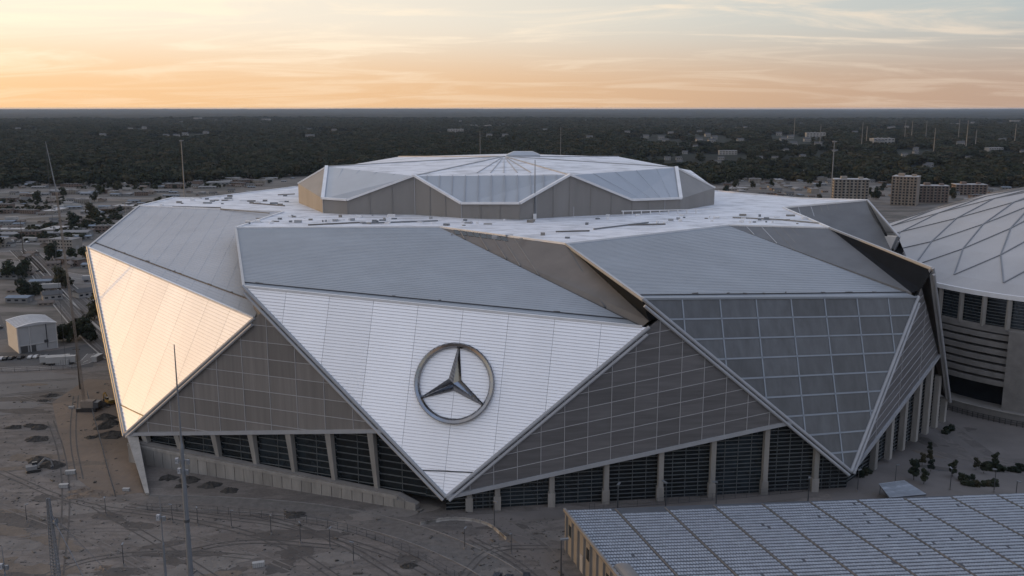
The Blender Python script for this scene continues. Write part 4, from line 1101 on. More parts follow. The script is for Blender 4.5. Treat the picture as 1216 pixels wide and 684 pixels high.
# ================================================================== TOWN BEYOND THE STADIUM
def cmat(n, c, r=0.8, **k): return mat(n, c, r, 0, k.pop('var', 0.14), k.pop('scale', 0.15), **k)
cmat('b_brick', (0.16, 0.115, 0.095)); cmat('b_beige', (0.26, 0.235, 0.205)); cmat('b_grey', (0.20, 0.20, 0.20)); cmat('b_white', (0.31, 0.30, 0.285)); cmat('b_tan', (0.235, 0.195, 0.16))
cmat('r_white', (0.31, 0.31, 0.32), 0.6); cmat('r_grey', (0.20, 0.20, 0.205)); cmat('r_dark', (0.07, 0.07, 0.072)); cmat('r_brown', (0.13, 0.105, 0.09)); cmat('r_blue', (0.17, 0.21, 0.26))
mat('far_glass', (0.02, 0.024, 0.03), 0.2, 0, 0.2, 0.4)
def building(name, label, cat, group, L, W, Hh, wm, rm, kind='flat', wins=5, storeys=1):
    o = empty(name); tag(o, label, cat, group)
    part('wall', MB().box((0, 0, -0.5), L, W, Hh + 0.5), M[wm], o, world_coords=False)
    if kind == 'flat':
        part('roof', MB().box((0, 0, Hh), L + 0.6, W + 0.6, 0.5), M[rm], o, world_coords=False)
        for k in range(3): part('roof_unit', MB().box((rnd.uniform(-.35, .35) * L, rnd.uniform(-.3, .3) * W, Hh + 0.5), 2.6, 2.0, 1.5), M['r_grey'], o, world_coords=False)
    else:
        rise = W * (0.12 if kind == 'low_gable' else 0.32); a = L / 2 + 0.5; b = W / 2 + 0.5
        g = MB(); g.v += [(-a, -b, Hh), (a, -b, Hh), (a, b, Hh), (-a, b, Hh), (-a, 0, Hh + rise), (a, 0, Hh + rise)]
        g.f += [(0, 1, 5, 4), (2, 3, 4, 5), (1, 2, 5), (3, 0, 4), (3, 2, 1, 0)]
        part('roof', g, M[rm], o, world_coords=False)
    for st in range(storeys):
        z = (Hh / storeys) * (st + 0.35); hh = min(1.6, Hh / storeys * 0.42)
        wmesh = MB().box((0, 0, 0), L / wins * 0.5, 0.16, hh).mesh('window')
        for s in (-1, 1):
            for k in range(wins):
                w = part('window', wmesh, M['far_glass'], o, world_coords=False); w.location = ((k + 0.5) / wins * L - L / 2, s * W / 2, z)
    d = part('door', MB().box((L / 2, 0, 0), 0.16, min(4.0, W * .3), min(3.6, Hh * .6)), M['b_white'], o, world_coords=False)
    return o
protos_b = [
    building('warehouse', 'long low warehouse with white flat roof in the yards beyond the stadium', 'warehouse', 'white roofed warehouses', 46, 20, 7, 'b_beige', 'r_white', 'flat', 7),
    building('warehouse', 'grey shed with pale low gable roof in the yards beyond the stadium', 'warehouse', 'grey gabled sheds', 34, 18, 6, 'b_grey', 'r_grey', 'low_gable', 5),
    building('brick_building', 'brick two storey building with dark flat roof in the town beyond', 'building', 'dark roofed brick buildings', 26, 15, 8, 'b_brick', 'r_dark', 'flat', 6, 2),
    building('office_building', 'beige three storey office block with grey flat roof in the town beyond', 'building', 'beige office blocks', 30, 16, 11, 'b_beige', 'r_grey', 'flat', 8, 3),
    building('house', 'small tan house with brown gable roof in the town beyond', 'house', 'brown roofed houses', 13, 9, 4.5, 'b_tan', 'r_brown', 'gable', 3),
    building('house', 'small white house with dark gable roof in the town beyond', 'house', 'dark roofed white houses', 12, 9, 5, 'b_white', 'r_dark', 'gable', 3),
    building('shed', 'small shed with bluish metal roof beside the rail yard', 'shed', 'blue roofed sheds', 18, 10, 4.5, 'b_grey', 'r_blue', 'low_gable', 3),
    building('white_building', 'white flat roofed building standing out in the dark woods', 'building', 'white buildings in the woods', 40, 16, 9, 'b_white', 'r_white', 'flat', 6, 2),
]
used = [False] * len(protos_b)
def place_b(k, p, rz, label=None, group=None, z=None):
    o = protos_b[k] if not used[k] else copy_tree(protos_b[k])
    used[k] = True; o.location = (p.x, p.y, gz(p.x, p.y) if z is None else z); o.rotation_euler = (0, 0, rz)
    if label: o['label'] = label
    if group: o['group'] = group
    return o
placed = []
def free(p, r):
    for q, s in placed:
        if (p.x - q.x) ** 2 + (p.y - q.y) ** 2 < (r + s) ** 2: return False
    return True
rt = random.Random(21)
road_y = (226, 236, 245, 257, 262, 290, 299)
cnt = 0; tries = 0
while cnt < 255 and tries < 9000:
    tries += 1
    x = rt.uniform(-45, 900) if rt.random() < .25 else rt.uniform(-45, 360); y = (205 + 25 * rt.random()) if x > 360 else 205 + 92 * rt.random() ** 1.25
    if x > 95 and y > 285 - (x - 95) * 0.3: continue
    if min(abs(y - r) for r in road_y) < 2.2: continue
    if y > 268 and rt.random() < 0.35: continue
    k = rt.choices(range(7), (3, 4, 4, 2, 7, 4, 4))[0]
    p = P(x, y); R = (24, 19, 14, 16, 8, 8, 10)[k] * 0.45
    if not free(p, R): continue
    placed.append((p, R)); o = place_b(k, p, rt.choice((0.05, 0.12, 1.6, -0.2)) + rt.uniform(-.05, .05)); s = rt.uniform(.5, .9); o.scale = (s * rt.uniform(.8, 1.3), s, s * rt.uniform(.6, .9)); cnt += 1
cnt = 0; tries = 0
while cnt < 95 and tries < 5000:
    tries += 1
    x = rt.uniform(846, 1250); y = rt.uniform(206, 236)
    if min(abs(y - r) for r in (212, 222)) < 1.6: continue
    k = rt.choices(range(7), (4, 3, 5, 3, 5, 4, 2))[0]; p = P(x, y); R = (24, 19, 14, 16, 8, 8, 10)[k] * 0.8
    if (975 < x < 1130 and y > 218) or not free(p, R): continue
    placed.append((p, R)); place_b(k, p, rt.choice((-0.1, 0.2, 1.5)) + rt.uniform(-.05, .05)); cnt += 1
# a loose scatter of small sheds and houses fills the gaps
cnt = 0; tries = 0
while cnt < 270 and tries < 12000:
    tries += 1
    x = rt.uniform(-45, 350); y = 206 + 130 * rt.random() ** 1.3
    if rt.random() < .42: x = rt.uniform(846, 1240); y = rt.uniform(205, 240)
    if x > 95 and 300 > x and y > 285 - (x - 95) * 0.3: continue
    if min(abs(y - r) for r in road_y) < 1.6 or (305 < y < 330 and abs(y - 311 - x * .2) < 7): continue
    p = P(x, y)
    if not free(p, 5): continue
    k = rt.choices((1, 2, 4, 5, 6), (2, 2, 6, 2, 4))[0]; placed.append((p, 5)); o = place_b(k, p, rt.choice((0.05, 0.3, 1.6, -0.3)) + rt.uniform(-.1, .1)); s = rt.uniform(.35, .7); o.scale = (s * rt.uniform(.8, 1.5), s, s * rt.uniform(.6, 1)); cnt += 1
# sheds and houses among the tracks on the left, nearer
for x, y, k, rz in ((12, 330, 6, .1), (50, 338, 6, .2), (18, 347, 4, .1), (62, 355, 5, .6), (110, 318, 6, 0), (118, 330, 4, .2), (24, 358, 6, 0), (55, 362, 4, .3), (100, 352, 5, .9), (12, 276, 0, .05), (95, 277, 5, .1), (82, 281, 4, .1), (100, 284, 6, .2)):
    p = P(x, y); placed.append((p, 8)); place_b(k, p, rz)
# pale houses and halls scattered in the woods
for x, y, k in WHITES:
    p = P(x, y, 0); h = hill(p.x, p.y)
    o = place_b(k, p, rt.uniform(-.3, .3), 'white flat roofed building standing out in the dark woods' if k == 7 else 'small white house half hidden in the dark woods', 'white buildings in the woods' if k == 7 else 'white houses in the woods', h + 0.4)
    s = 1.1 if y > 175 else 1.8
    o.scale = (s, s, s)

# apartment blocks with window grids
def apartment(px, pyb, Wd, Dp, floors, wm, rz, label, bays):
    p = P(px, pyb); o = empty('apartment_block', (p.x, p.y, 0), rz); tag(o, label, 'apartment block')
    Hh = floors * 3.4
    w = part('wall', MB().box((0, 0, -0.5), Wd, Dp, Hh + 0.5), M[wm], o, world_coords=False)
    rf = part('roof', MB().box((0, 0, Hh), Wd + 1.2, Dp + 1.2, 0.7), M['r_white'], o, world_coords=False)
    part('lift_house', MB().box((-Wd * .2, 0, Hh + 0.7), 7, 6, 3), M[wm], rf, world_coords=False)
    part('lift_house', MB().box((Wd * .3, 1, Hh + 0.7), 5, 4, 2.2), M[wm], rf, world_coords=False)
    wme = MB().box((0, 0, 0), Wd / bays * 0.52, 0.3, 1.9).mesh('window'); bme = MB().box((0, -0.5, 0), Wd / bays * 0.62, 1.1, 0.35).mesh('balcony')
    sme = MB().box((0, 0, 0), 0.3, 2.0, 1.9).mesh('window')
    for f in range(floors):
        for k in range(bays):
            q = part('window', wme, M['far_glass'], o, world_coords=False); q.location = (-Wd / 2 + Wd * (k + .5) / bays, -Dp / 2, f * 3.4 + 0.9)
            if k % 2 == 0 and f: b = part('balcony', bme, M['b_white'], o, world_coords=False); b.location = (-Wd / 2 + Wd * (k + .5) / bays, -Dp / 2, f * 3.4 + 0.3)
        for k in range(4):
            q = part('window', sme, M['far_glass'], o, world_coords=False); q.location = (-Wd / 2, -Dp / 2 + Dp * (k + .5) / 4, f * 3.4 + 0.9)
    for k in range(0, bays + 1, 2):
        part('pier', MB().box((-Wd / 2 + Wd * k / bays, -Dp / 2 - 0.4, 0), 1.0, 0.9, Hh), M['b_tan'], o, world_coords=False)
    return o
apartment(1008, 243, 40, 18, 9, 'b_beige', -0.15, 'beige slab apartment block with white roof beside a tall mast', 9)
apartment(1074, 243, 28, 24, 10, 'b_tan', -0.55, 'tall tan apartment tower with stacked balconies beyond the dome', 7)
apartment(1106, 240, 34, 16, 6, 'b_brick', -0.2, 'brown six storey apartment block behind the dome', 8)
apartment(1150, 231, 40, 16, 4, 'b_brick', -0.1, 'lower brick apartment block half hidden by the dome roof', 8)

# white arched warehouse on the left
wb = [None, P(23, 420), P(69, 413)]; fd_ = (wb[2] - wb[1]).normalized(); bd_ = V((-fd_.y, fd_.x, 0))
cen_ = (wb[1] + wb[2]) / 2 + bd_ * 10.5
o = empty('storage_hall', (cen_.x, cen_.y, 0), math.atan2(wb[2].y - wb[1].y, wb[2].x - wb[1].x)); tag(o, 'white storage hall with shallow curved roof beside the rail yard', 'storage hall')
cmat('sheet_white', (0.46, 0.46, 0.46), 0.6, var=0.08); cmat('sheet_wall', (0.38, 0.39, 0.40), 0.6, var=0.08); cmat('sheet_roof', (0.46, 0.47, 0.49), 0.55, var=0.14, scale=0.25)
Lw, Dw, Hw = 17.2, 21.0, 12.6
part('wall', MB().box((0, 0, -0.3), Lw, Dw, Hw + 0.3), M['sheet_wall'], o, world_coords=False)
part('side_wall', MB().box((-Lw / 2 - 0.08, 0, 0), 0.16, Dw, Hw), M['sheet_white'], o, world_coords=False)
rm_ = MB(); K_ = 10
for s in (-1, 1):
    for k in range(K_ + 1):
        f = k / K_; rm_.v.append(((f - .5) * (Lw + 1), s * (Dw / 2 + .5), Hw + 0.15 + 1.3 * math.sin(math.pi * f)))
for k in range(K_): rm_.f.append((k, k + 1, K_ + 2 + k, K_ + 1 + k))
rm_.f.append(tuple(range(K_ + 1))); rm_.f.append(tuple(range(2 * K_ + 1, K_, -1)))
rf = part('roof', fixnormals(rm_), M['sheet_roof'], o, world_coords=False)
for k in range(1, 8): 
    y_ = -Dw / 2 + Dw * k / 8
    part('roof_seam', MB().tube([((f / 10 - .5) * (Lw + 1), y_, Hw + 0.2 + 1.3 * math.sin(math.pi * f / 10)) for f in range(11)], 0.08, 4), M['r_grey'], rf, world_coords=False)
for x_ in (-Lw / 2 + .2, -Lw / 2 + 5.2, Lw / 2 - .2): part('pier', MB().box((x_, -Dw / 2 - 0.1, 0), 0.5, 0.4, Hw), M['sheet_white'], o, world_coords=False)
part('sill_band', MB().box((0, -Dw / 2 - 0.12, 3.4), Lw, 0.3, 0.35), M['sheet_white'], o, world_coords=False)
for x_ in (-6.2, -2.6): part('roller_door', MB().box((x_, -Dw / 2 - 0.05, 0), 3.0, 0.25, 3.2), M['r_dark'], o, world_coords=False)
part('downpipe', MB().box((4, -Dw / 2 - 0.2, 1.0), 0.3, 0.3, Hw - 1), M['steel_dark'], o, world_coords=False)
part('sign_panel', MB().box((3.6, -Dw / 2 - 0.25, 3.6), 1.8, 0.2, 1.4), M['steel_dark'], o, world_coords=False)

# ================================================================== TREES THAT STAND SINGLY
def tree_proto(name, seed, R, h, clumps, leaves, leaf, fm, label, group, conic=False, trunk=0.35, cat='tree', base=.25):
    o = empty(name); tag(o, label, cat, group); r = random.Random(seed)
    tr = MB(); tr.tube([(0, 0, -0.3), (0.1, 0, h * .3), (0.0, 0.12, h * .6), (0.05, 0.05, h * .9)], [trunk, trunk * .8, trunk * .5, trunk * .15], 7)
    for k in range(5):
        a = k * 1.3 + r.random(); z = h * (0.3 + 0.09 * k)
        tr.tube([(0.05, 0, z), (math.cos(a) * R * .35, math.sin(a) * R * .35, z + h * .12), (math.cos(a) * R * .6, math.sin(a) * R * .6, z + h * .2)], [trunk * .4, trunk * .25, trunk * .08], 5)
    part('trunk', tr, M['bark'], o, world_coords=False); part('crown', crown_mesh(seed, R, h, clumps, leaves, leaf, base, conic), M[fm], o, world_coords=False)
    return o
tp = [tree_proto('broadleaf_tree', 31, 5.0, 10, 14, 60, 0.65, 'foliage_a', 'dark green broadleaf tree growing among the yards beyond the stadium', 'broadleaf trees in the yards'),
      tree_proto('broadleaf_tree', 32, 4.0, 8, 12, 55, 0.6, 'foliage_b', 'olive brown broadleaf tree growing among the yards beyond the stadium', 'olive trees in the yards')]
ut = [False, False]
rt2 = random.Random(77); cnt = 0; tries = 0
spots = [(10, 328), (12, 331), (21, 329), (24, 331), (30, 328), (33, 350), (40, 353), (45, 350), (28, 352), (74, 340), (78, 342), (72, 337), (98, 306), (105, 310), (86, 309), (62, 309), (58, 310), (70, 309), (108, 316), (112, 260), (108, 257), (115, 262), (102, 272), (88, 270), (44, 240), (96, 218), (90, 219), (118, 231), (122, 230), (112, 380), (118, 378), (108, 406), (75, 405), (80, 406), (88, 404), (100, 402)]
while len(spots) < 100 and tries < 4000:
    tries += 1
    if rt2.random() < 0.45:
        x, y = rt2.uniform(-40, 350), 206 + 100 * rt2.random() ** 1.5
        if x > 95 and y > 285 - (x - 95) * 0.3: continue
        if min(abs(y - r) for r in road_y) < 1.3: continue
    else:
        x, y = rt2.uniform(850, 1230), rt2.uniform(206, 242)
    if free(P(x, y), 3): spots.append((x, y))
for x, y in spots:
    p = P(x, y); k = rt2.randrange(2); o = tp[k] if not ut[k] else copy_tree(tp[k]); ut[k] = True
    s = rt2.uniform(0.7, 1.25) * (1.0 if y > 300 else 1.15); o.location = (p.x, p.y, gz(p.x, p.y)); o.rotation_euler = (0, 0, rt2.uniform(0, 6)); o.scale = (s, s, s)
# plaza trees and shrubs between stadium and dome
cy = tree_proto('plaza_tree', 41, 1.7, 6.2, 16, 60, 0.28, 'foliage_c', 'slim dark young tree in the paved plaza between the arenas', 'young plaza trees', False, 0.12, base=.3)
first = True
for x, y, s in ((1085, 570, 1.15), (1097, 575, 0.85), (1104, 548, 0.7), (1104, 536, 0.6), (1095, 553, 0.7), (1105, 560, 0.7), (1131, 566, 0.9), (1159, 558, 0.7), (1168, 562, 0.7), (1181, 553, .8), (1182, 560, .7)):
    o = cy if first else copy_tree(cy); first = False; p = G(x, y, 0.05); o.location = p; o.scale = (s, s, s); o.rotation_euler = (0, 0, x)
def shrub(seed, label, group):
    o = part('shrub', crown_mesh(seed, 1.3, 1.6, 10, 50, 0.24, 0.1), M['foliage_c'], None); tag(o, label, 'shrub', group); return o
sh = shrub(51, 'low clipped dark shrub in the plaza planting bed', 'shrubs of the plaza beds'); first = True
for x, y in ((1142, 571), (1148, 570), (1154, 569), (1171, 558), (1176, 557), (1188, 560), (1200, 560), (1206, 561), (1212, 559), (1146, 576), (1152, 577), (1158, 577), (1166, 577), (1172, 577), (1178, 577), (1122, 515), (1126, 513), (1129, 511), (1018, 563), (1022, 566), (1026, 563), (1030, 562), (1014, 562)):
    o = sh if first else sh.copy()
    if not first: C.objects.link(o)
    first = False; p = G(x, y, 0.03); o.location = p; s = rnd.uniform(.8, 1.5); o.scale = (s * 1.3, s, s * .9); o.rotation_euler = (0, 0, x * 1.0)
# ================================================================== MASTS, LAMPS, CRANE, VEHICLES
def tall_mast(px, top, D, base_z, r0, label, head=True, base_px=None, name='mast'):
    a = Pd(px, top, D); b = V((a.x, D, base_z))
    o = empty(name, b); tag(o, label, 'mast')
    part('pole', MB().tube([b, b + (a - b) * .5, a], [r0, r0 * .7, r0 * .4], 8), M['steel'], o)
    part('base', MB().tube([b - UP * 0.5, b + UP * 0.8], [r0 * 2.2, r0 * 2.0], 8), M['concrete_dark'], o)
    if head:
        for k in range(3): part('light_bracket', MB().box(a + V((math.cos(k * 2.1) * 1.0, math.sin(k * 2.1) * 1.0, -1)), 1.0, 1.0, .7), M['steel'], o)
    return o
tall_mast(215, 166, 640, 0, 0.65, 'tall slim mast rising behind the left roof of the stadium')
tall_mast(148, 238, 505, 0, 0.35, 'short brownish pole behind the left roof edge of the stadium', False)
tall_mast(570, 156, 720, 0, 0.5, 'thin mast behind the crown of the stadium roof', False)
tall_mast(666, 151, 760, 0, 0.45, 'thin mast against the woods right of the crown hall', False)
tall_mast(991, 167, 600, 0, 0.6, 'tall slim mast in front of the beige apartment block')
p = P(635, 259.5, ZR); a = Pd(635, 190, p.y - 1.2)
o = empty('roof_mast', (p.x, p.y - 1.2, ZR)); tag(o, 'slim steel mast standing on the white stadium roof before the drum', 'mast')
part('pole', MB().tube([V((p.x, p.y - 1.2, ZR)), V((p.x, p.y - 1.2, a.z))], [0.32, 0.16], 8), M['steel'], o)
part('base', MB().box((p.x, p.y - 1.2, ZR), 1.4, 1.4, 2.2), M['trim_white'], o)
# chimneys and pylons in the woods
for k, (x, t, b, D) in enumerate(((1025, 145, 166, 2600), (1030, 150, 165, 2700), (1076, 142, 158, 3300), (1084, 143, 158, 3300), (1101, 143, 158, 3300), (1111, 152, 172, 2400), (1140, 141, 158, 3200), (1150, 143, 172, 2500), (1160, 154, 168, 2700), (1207, 147, 163, 2900), (975, 148, 162, 2800), (944, 140, 150, 3600))):
    a = Pd(x, t, D); gzv = hill(a.x, a.y)
    o = part('pylon', MB().tube([V((a.x, a.y, gzv)), V((a.x, a.y, a.z))], [1.3, 0.7], 6), M['b_beige' if k % 2 else 'b_grey']); tag(o, 'slender pale pylon rising from the distant woods' if k % 2 else 'slender grey pylon rising from the distant woods', 'pylon', 'pale pylons in the woods' if k % 2 else 'grey pylons in the woods')

# steel monopoles in front
def monopole(px, top, D, r0, label, arms):
    a = Pd(px, top, D); b = V((Pd(px + 2, (max(top, 420) + 684) / 2, D).x, D, 0))
    a.x = b.x
    o = empty('monopole', b); tag(o, label, 'pole')
    part('shaft', MB().tube([b, b + (a - b) * .6, b + (a - b) * .62, a], [r0, r0 * .62, r0 * .35, r0 * .16], 12), M['steel'], o)
    part('flange', MB().tube([b - UP * .3, b + UP * .3], [r0 * 1.6, r0 * 1.6], 12), M['concrete_dark'], o)
    for z, w in arms:
        c = V((b.x, b.y, z)); part('cross_arm', MB().bar(c - V((w, 0.3, 0)), c + V((w, 0.3, 0)), 0.25, 0.3), M['steel'], o)
        part('equipment_box', MB().box(c + V((-w * .8, 0, -.7)), .7, .7, 1.3), M['trim'], o); part('equipment_box', MB().box(c + V((w * .8, 0, -.9)), .6, .6, 1.1), M['steel'], o)
    part('collar', MB().tube([b + (a - b) * .3, b + (a - b) * .3 + UP * .7], [r0 * .95, r0 * .95], 12), M['steel_dark'], o)
    return o
monopole(215, 409, 205, 0.72, 'tall tapered steel pole with small equipment arms before the left facade', ((34, 1.6), (31.5, 1.1)))
monopole(191, 590, 196, 0.42, 'thinner steel pole beside the tall tapered one', ((24, .8),))
monopole(2, 648, 196, 0.4, 'steel pole at the edge of the bare lot', ((12, .8),))
# lattice mast with boom in the bare lot
def lattice(name, label, cat, base, top, w0, w1, n, m='steel', r=0.12):
    o = empty(name, base); tag(o, label, cat); d = (top - base); ax = d.normalized(); x = ax.cross(V((0, 1, 0.01))).normalized(); y = ax.cross(x)
    cor = []
    for i in range(n + 1):
        f = i / n; w = w0 + (w1 - w0) * f; c = base + d * f
        cor.append([c + x * (sx * w / 2) + y * (sy * w / 2) for sx, sy in ((-1, -1), (1, -1), (1, 1), (-1, 1))])
    for k in range(4): part('chord', MB().bar(cor[0][k], cor[-1][k], r * 1.6, r * 1.6), M[m], o)
    br = MB()
    for i in range(n):
        for k in range(4):
            q = (k + 1) % 4; br.bar(cor[i][k], cor[i + 1][q], r, r); br.bar(cor[i + 1][k], cor[i + 1][q], r, r)
    tag(part('bracing', br, M[m], o), kind='stuff')
    return o
b = P(68, 684 + 14); t_ = Pd(57, 592, b.y)
o = lattice('lattice_mast', 'grey lattice mast with equipment cabinet in the bare dirt lot', 'mast', b, t_, 1.7, 0.6, 26, 'steel', 0.10)
part('cabinet', MB().box(b + V((-2.6, -1, 0)), 2.2, 2.6, 2.4), M['steel_dark'], o)
part('dish', MB().tube([t_ + V((.8, 0, -6)), t_ + V((1.5, 0, -6))], [.5, .9], 10), M['steel'], o)
part('stay', MB().bar(t_ + V((0.3, 0, -4)), V((b.x + 12, b.y - 6, 0)), 0.12, 0.12), M['steel'], o)
part('stay', MB().bar(t_ + V((0.3, 0, -4)), V((b.x + 9, b.y + 8, 0)), 0.10, 0.10), M['steel'], o)
# crawler crane with very tall lattice boom
b = P(101, 487); kn = Pd(67, 228, b.y); tp_ = Pd(54, 168, b.y)
o = lattice('crawler_crane', 'crawler crane with very tall thin lattice boom beside the sunlit petal', 'crane', b + UP * 2.5, kn, 0.7, 0.45, 60, 'b_tan', 0.06)
part('jib', MB().bar(kn, tp_, 0.35, 0.35, UP, .15, .15), M['steel'], o)
part('hoist_rope', MB().bar(tp_, V((tp_.x - 0.3, tp_.y, 18)), 0.08, 0.08), M['steel_dark'], o)
part('cab', MB().box(b + V((1.5, 0, 1.4)), 5, 3, 2.6), M['b_tan'], o); part('counterweight', MB().box(b + V((5, 0, 1.4)), 2, 3.4, 2.2), M['steel_dark'], o)
for s in (-1, 1): part('track', MB().box(b + V((1.5, s * 2.2, 0)), 7.5, 1.1, 1.4), M['black_paint'], o)
# two slim poles in the yards on the far left
for x, tpx, by, lab in ((28, 262, 302, 'dark utility pole beside the far left road'), (95, 412, 462, 'short brown pole at the edge of the parking lot')):
    b = P(x, by); a = Pd(x, tpx, b.y); a.x = b.x; o = empty('utility_pole', b); tag(o, lab, 'pole')
    part('shaft', MB().tube([b - UP * .2, a], [0.35, 0.2], 8), M['bark'], o); part('crossarm', MB().bar(a + V((-1.6, 0, -1)), a + V((1.6, 0, -1)), .2, .25), M['bark'], o)

# street lamps
lamp = empty('street_lamp'); tag(lamp, 'slim dark street lamp with single flat head on the bare lot', 'street lamp', 'street lamps on the bare lot')
part('post', MB().tube([(0, 0, -.1), (0, 0, 3), (0, 0, 5.8)], [0.13, 0.10, 0.08], 8), M['steel_dark'], lamp, world_coords=False)
part('base', MB().tube([(0, 0, -.1), (0, 0, .6)], [0.3, 0.26], 8), M['concrete_dark'], lamp, world_coords=False)
part('lamp_head', MB().bar((-.12, 0, 5.8), (.95, 0, 5.95), 0.38, 0.18), M['steel'], lamp, world_coords=False)
spl = [(147, 672), (126, 612), (205, 620), (235, 624), (275, 627), (322, 635), (357, 645), (392, 652), (420, 669), (32, 620), (552, 652), (607, 658)]
for k, (x, y) in enumerate(spl):
    o = lamp if k == 0 else copy_tree(lamp); p = G(x, y); o.location = p; o.rotation_euler = (0, 0, rnd.uniform(0, 6)); s = 1.0 if y > 630 else 0.9; o.scale = (s, s, s)
for k, (x, y, s) in enumerate(((666, 690, 1.9), (733, 612, 1.6), (790, 612, 1.7), (850, 606, 1.5), (959, 602, 1.6), (587, 628, 1.4))):
    o = copy_tree(lamp); o['label'] = 'slim street lamp on the walk between hall and stadium'; o['group'] = 'street lamps by the hall'; p = G(x, y); o.location = p; o.scale = (s, s, s); o.rotation_euler = (0, 0, k * 1.1)
for k, (x, y, s) in enumerate(((1063, 573, 1.0), (1128, 582, 1.2), (1180, 585, 1.3), (1205, 600, 1.3), (1018, 584, 1.2))):
    o = copy_tree(lamp); o['label'] = 'slim street lamp in the plaza between the arenas'; o['group'] = 'street lamps in the plaza'; p = G(x, y); o.location = p; o.scale = (s, s, s); o.rotation_euler = (0, 0, k * 1.7)

# vehicles
def car_proto(label, group, m):
    o = empty('parked_car'); tag(o, label, 'car', group)
    prof = [(-2.15, .35), (2.15, .35), (2.2, .75), (1.9, .92), (1.0, 1.0), (0.45, 1.45), (-1.1, 1.48), (-1.75, 1.02), (-2.2, .95)]
    mb = MB(); k = len(prof)
    for s in (-0.88, 0.88):
        for x, z in prof: mb.v.append((x, s * (0.86 if z > 1.2 else 1), z))
    mb.f.append(tuple(range(k))); mb.f.append(tuple(range(2 * k - 1, k - 1, -1)))
    for i in range(k): q = (i + 1) % k; mb.f.append((i, i + k, q + k, q))
    part('body', fixnormals(mb), M[m], o, world_coords=False)
    g = MB().box((-0.3, 0, 1.05), 1.9, 1.68, .34); part('windows', g, M['far_glass'], o, world_coords=False)
    for x in (-1.35, 1.35):
        for s in (-1, 1): part('wheel', MB().tube([(x, s * .7, .33), (x, s * .92, .33)], .33, 10), M['black_paint'], o, world_coords=False)
    return o
cmat('paint_car_white', (0.50, 0.50, 0.50), 0.35); cmat('paint_car_grey', (0.14, 0.145, 0.15), 0.35); cmat('paint_car_dark', (0.025, 0.028, 0.035), 0.35); cmat('paint_car_red', (0.18, 0.03, 0.025), 0.4)
cars = [car_proto('white car parked in the lots beyond the stadium', 'white parked cars', 'paint_car_white'), car_proto('grey car parked in the lots beyond the stadium', 'grey parked cars', 'paint_car_grey'), car_proto('dark car parked in the lots beyond the stadium', 'dark parked cars', 'paint_car_dark')]
uc = [False] * 3; rc = random.Random(9)
def put_car(p, rz, k):
    o = cars[k] if not uc[k] else copy_tree(cars[k]); uc[k] = True; o.location = (p.x, p.y, gz(p.x, p.y) + 0.04); o.rotation_euler = (0, 0, rz)
for row, (x0, y0, x1, y1, n) in enumerate(((72, 426, 92, 421, 6), (-10, 428, 60, 424, 12), (78, 276, 104, 277, 9), (72, 283, 100, 284, 9), (5, 288, 60, 288, 12), (0, 240.5, 60, 238, 8), (20, 318, 90, 330, 6), (-20, 385, 4, 392, 5), (840, 216, 970, 213, 10), (1100, 217, 1215, 213, 8))):
    for i in range(n):
        if rc.random() < 0.3: continue
        f = (i + rc.random() * .3) / n; p = P(x0 + (x1 - x0) * f, y0 + (y1 - y0) * f); put_car(p, rc.choice((1.5, 0.1, 1.6)), rc.choice((0, 0, 1, 2)))
# box trailers
cmat('trailer_white', (0.36, 0.36, 0.355), 0.5)
tr = empty('box_trailer'); tag(tr, 'white box trailer parked in the freight yard', 'trailer', 'white box trailers in the freight yard')
part('box', MB().box((0, 0, 1.1), 12.5, 2.5, 2.8), M['trailer_white'], tr, world_coords=False); part('frame', MB().box((0, 0, .8), 12, 1.2, .3), M['black_paint'], tr, world_coords=False)
for x in (-4.6, -3.4, 4.6):
    for s in (-1, 1): part('wheel', MB().tube([(x, s * .8, .5), (x, s * 1.2, .5)], .5, 10), M['black_paint'], tr, world_coords=False)
first = True
for x, y in ((85, 276), (90, 280), (96, 274), (92, 284), (80, 246), (90, 246), (70, 248), (14, 262), (36, 287), (8, 290), (40, 233), (44, 232), (150, 226), (200, 222), (250, 219), (320, 214), (110, 334), (60, 344), (66, 432), (73, 433)):
    o = tr if first else copy_tree(tr); first = False; p = P(x, y); o.location = (p.x, p.y, 0.05); o.rotation_euler = (0, 0, rc.uniform(-.2, .3))
# plant on the building site
def excavator(label, p, rz, m):
    o = empty('excavator', p, rz); tag(o, label, 'excavator')
    for s in (-1, 1): part('track', MB().prism([V((-1.9, s * 1.1 - .3, .15)), V((1.9, s * 1.1 - .3, .15)), V((2.2, s * 1.1 - .3, .5)), V((1.9, s * 1.1 - .3, .85)), V((-1.9, s * 1.1 - .3, .85)), V((-2.2, s * 1.1 - .3, .5))], V((0, 1, 0)), 0, .6), M['black_paint'], o, world_coords=False)
    part('house', MB().box((-.5, 0, .95), 3.2, 2.5, 1.2), M[m], o, world_coords=False); part('cab', MB().box((.5, .7, .95), 1.5, 1.0, 2.0), M['far_glass'], o, world_coords=False)
    part('boom', MB().bar((1, -.2, 1.5), (3.6, -.2, 4.0), .4, .5).bar((3.6, -.2, 4.0), (5.2, -.2, 3.0), .35, .4), M[m], o, world_coords=False)
    part('stick', MB().bar((5.2, -.2, 3.1), (5.6, -.2, .9), .3, .35), M[m], o, world_coords=False); part('bucket', MB().box((5.4, -.2, .2), .9, 1.0, .8), M['steel_dark'], o, world_coords=False)
cmat('paint_machine', (0.20, 0.13, 0.03), 0.5)
excavator('yellow excavator standing on the brown earth left of the stadium', G(130, 480), 2.4, 'paint_machine')
excavator('grey excavator beside the debris piles on the bare lot', G(40, 560), .5, 'b_grey')
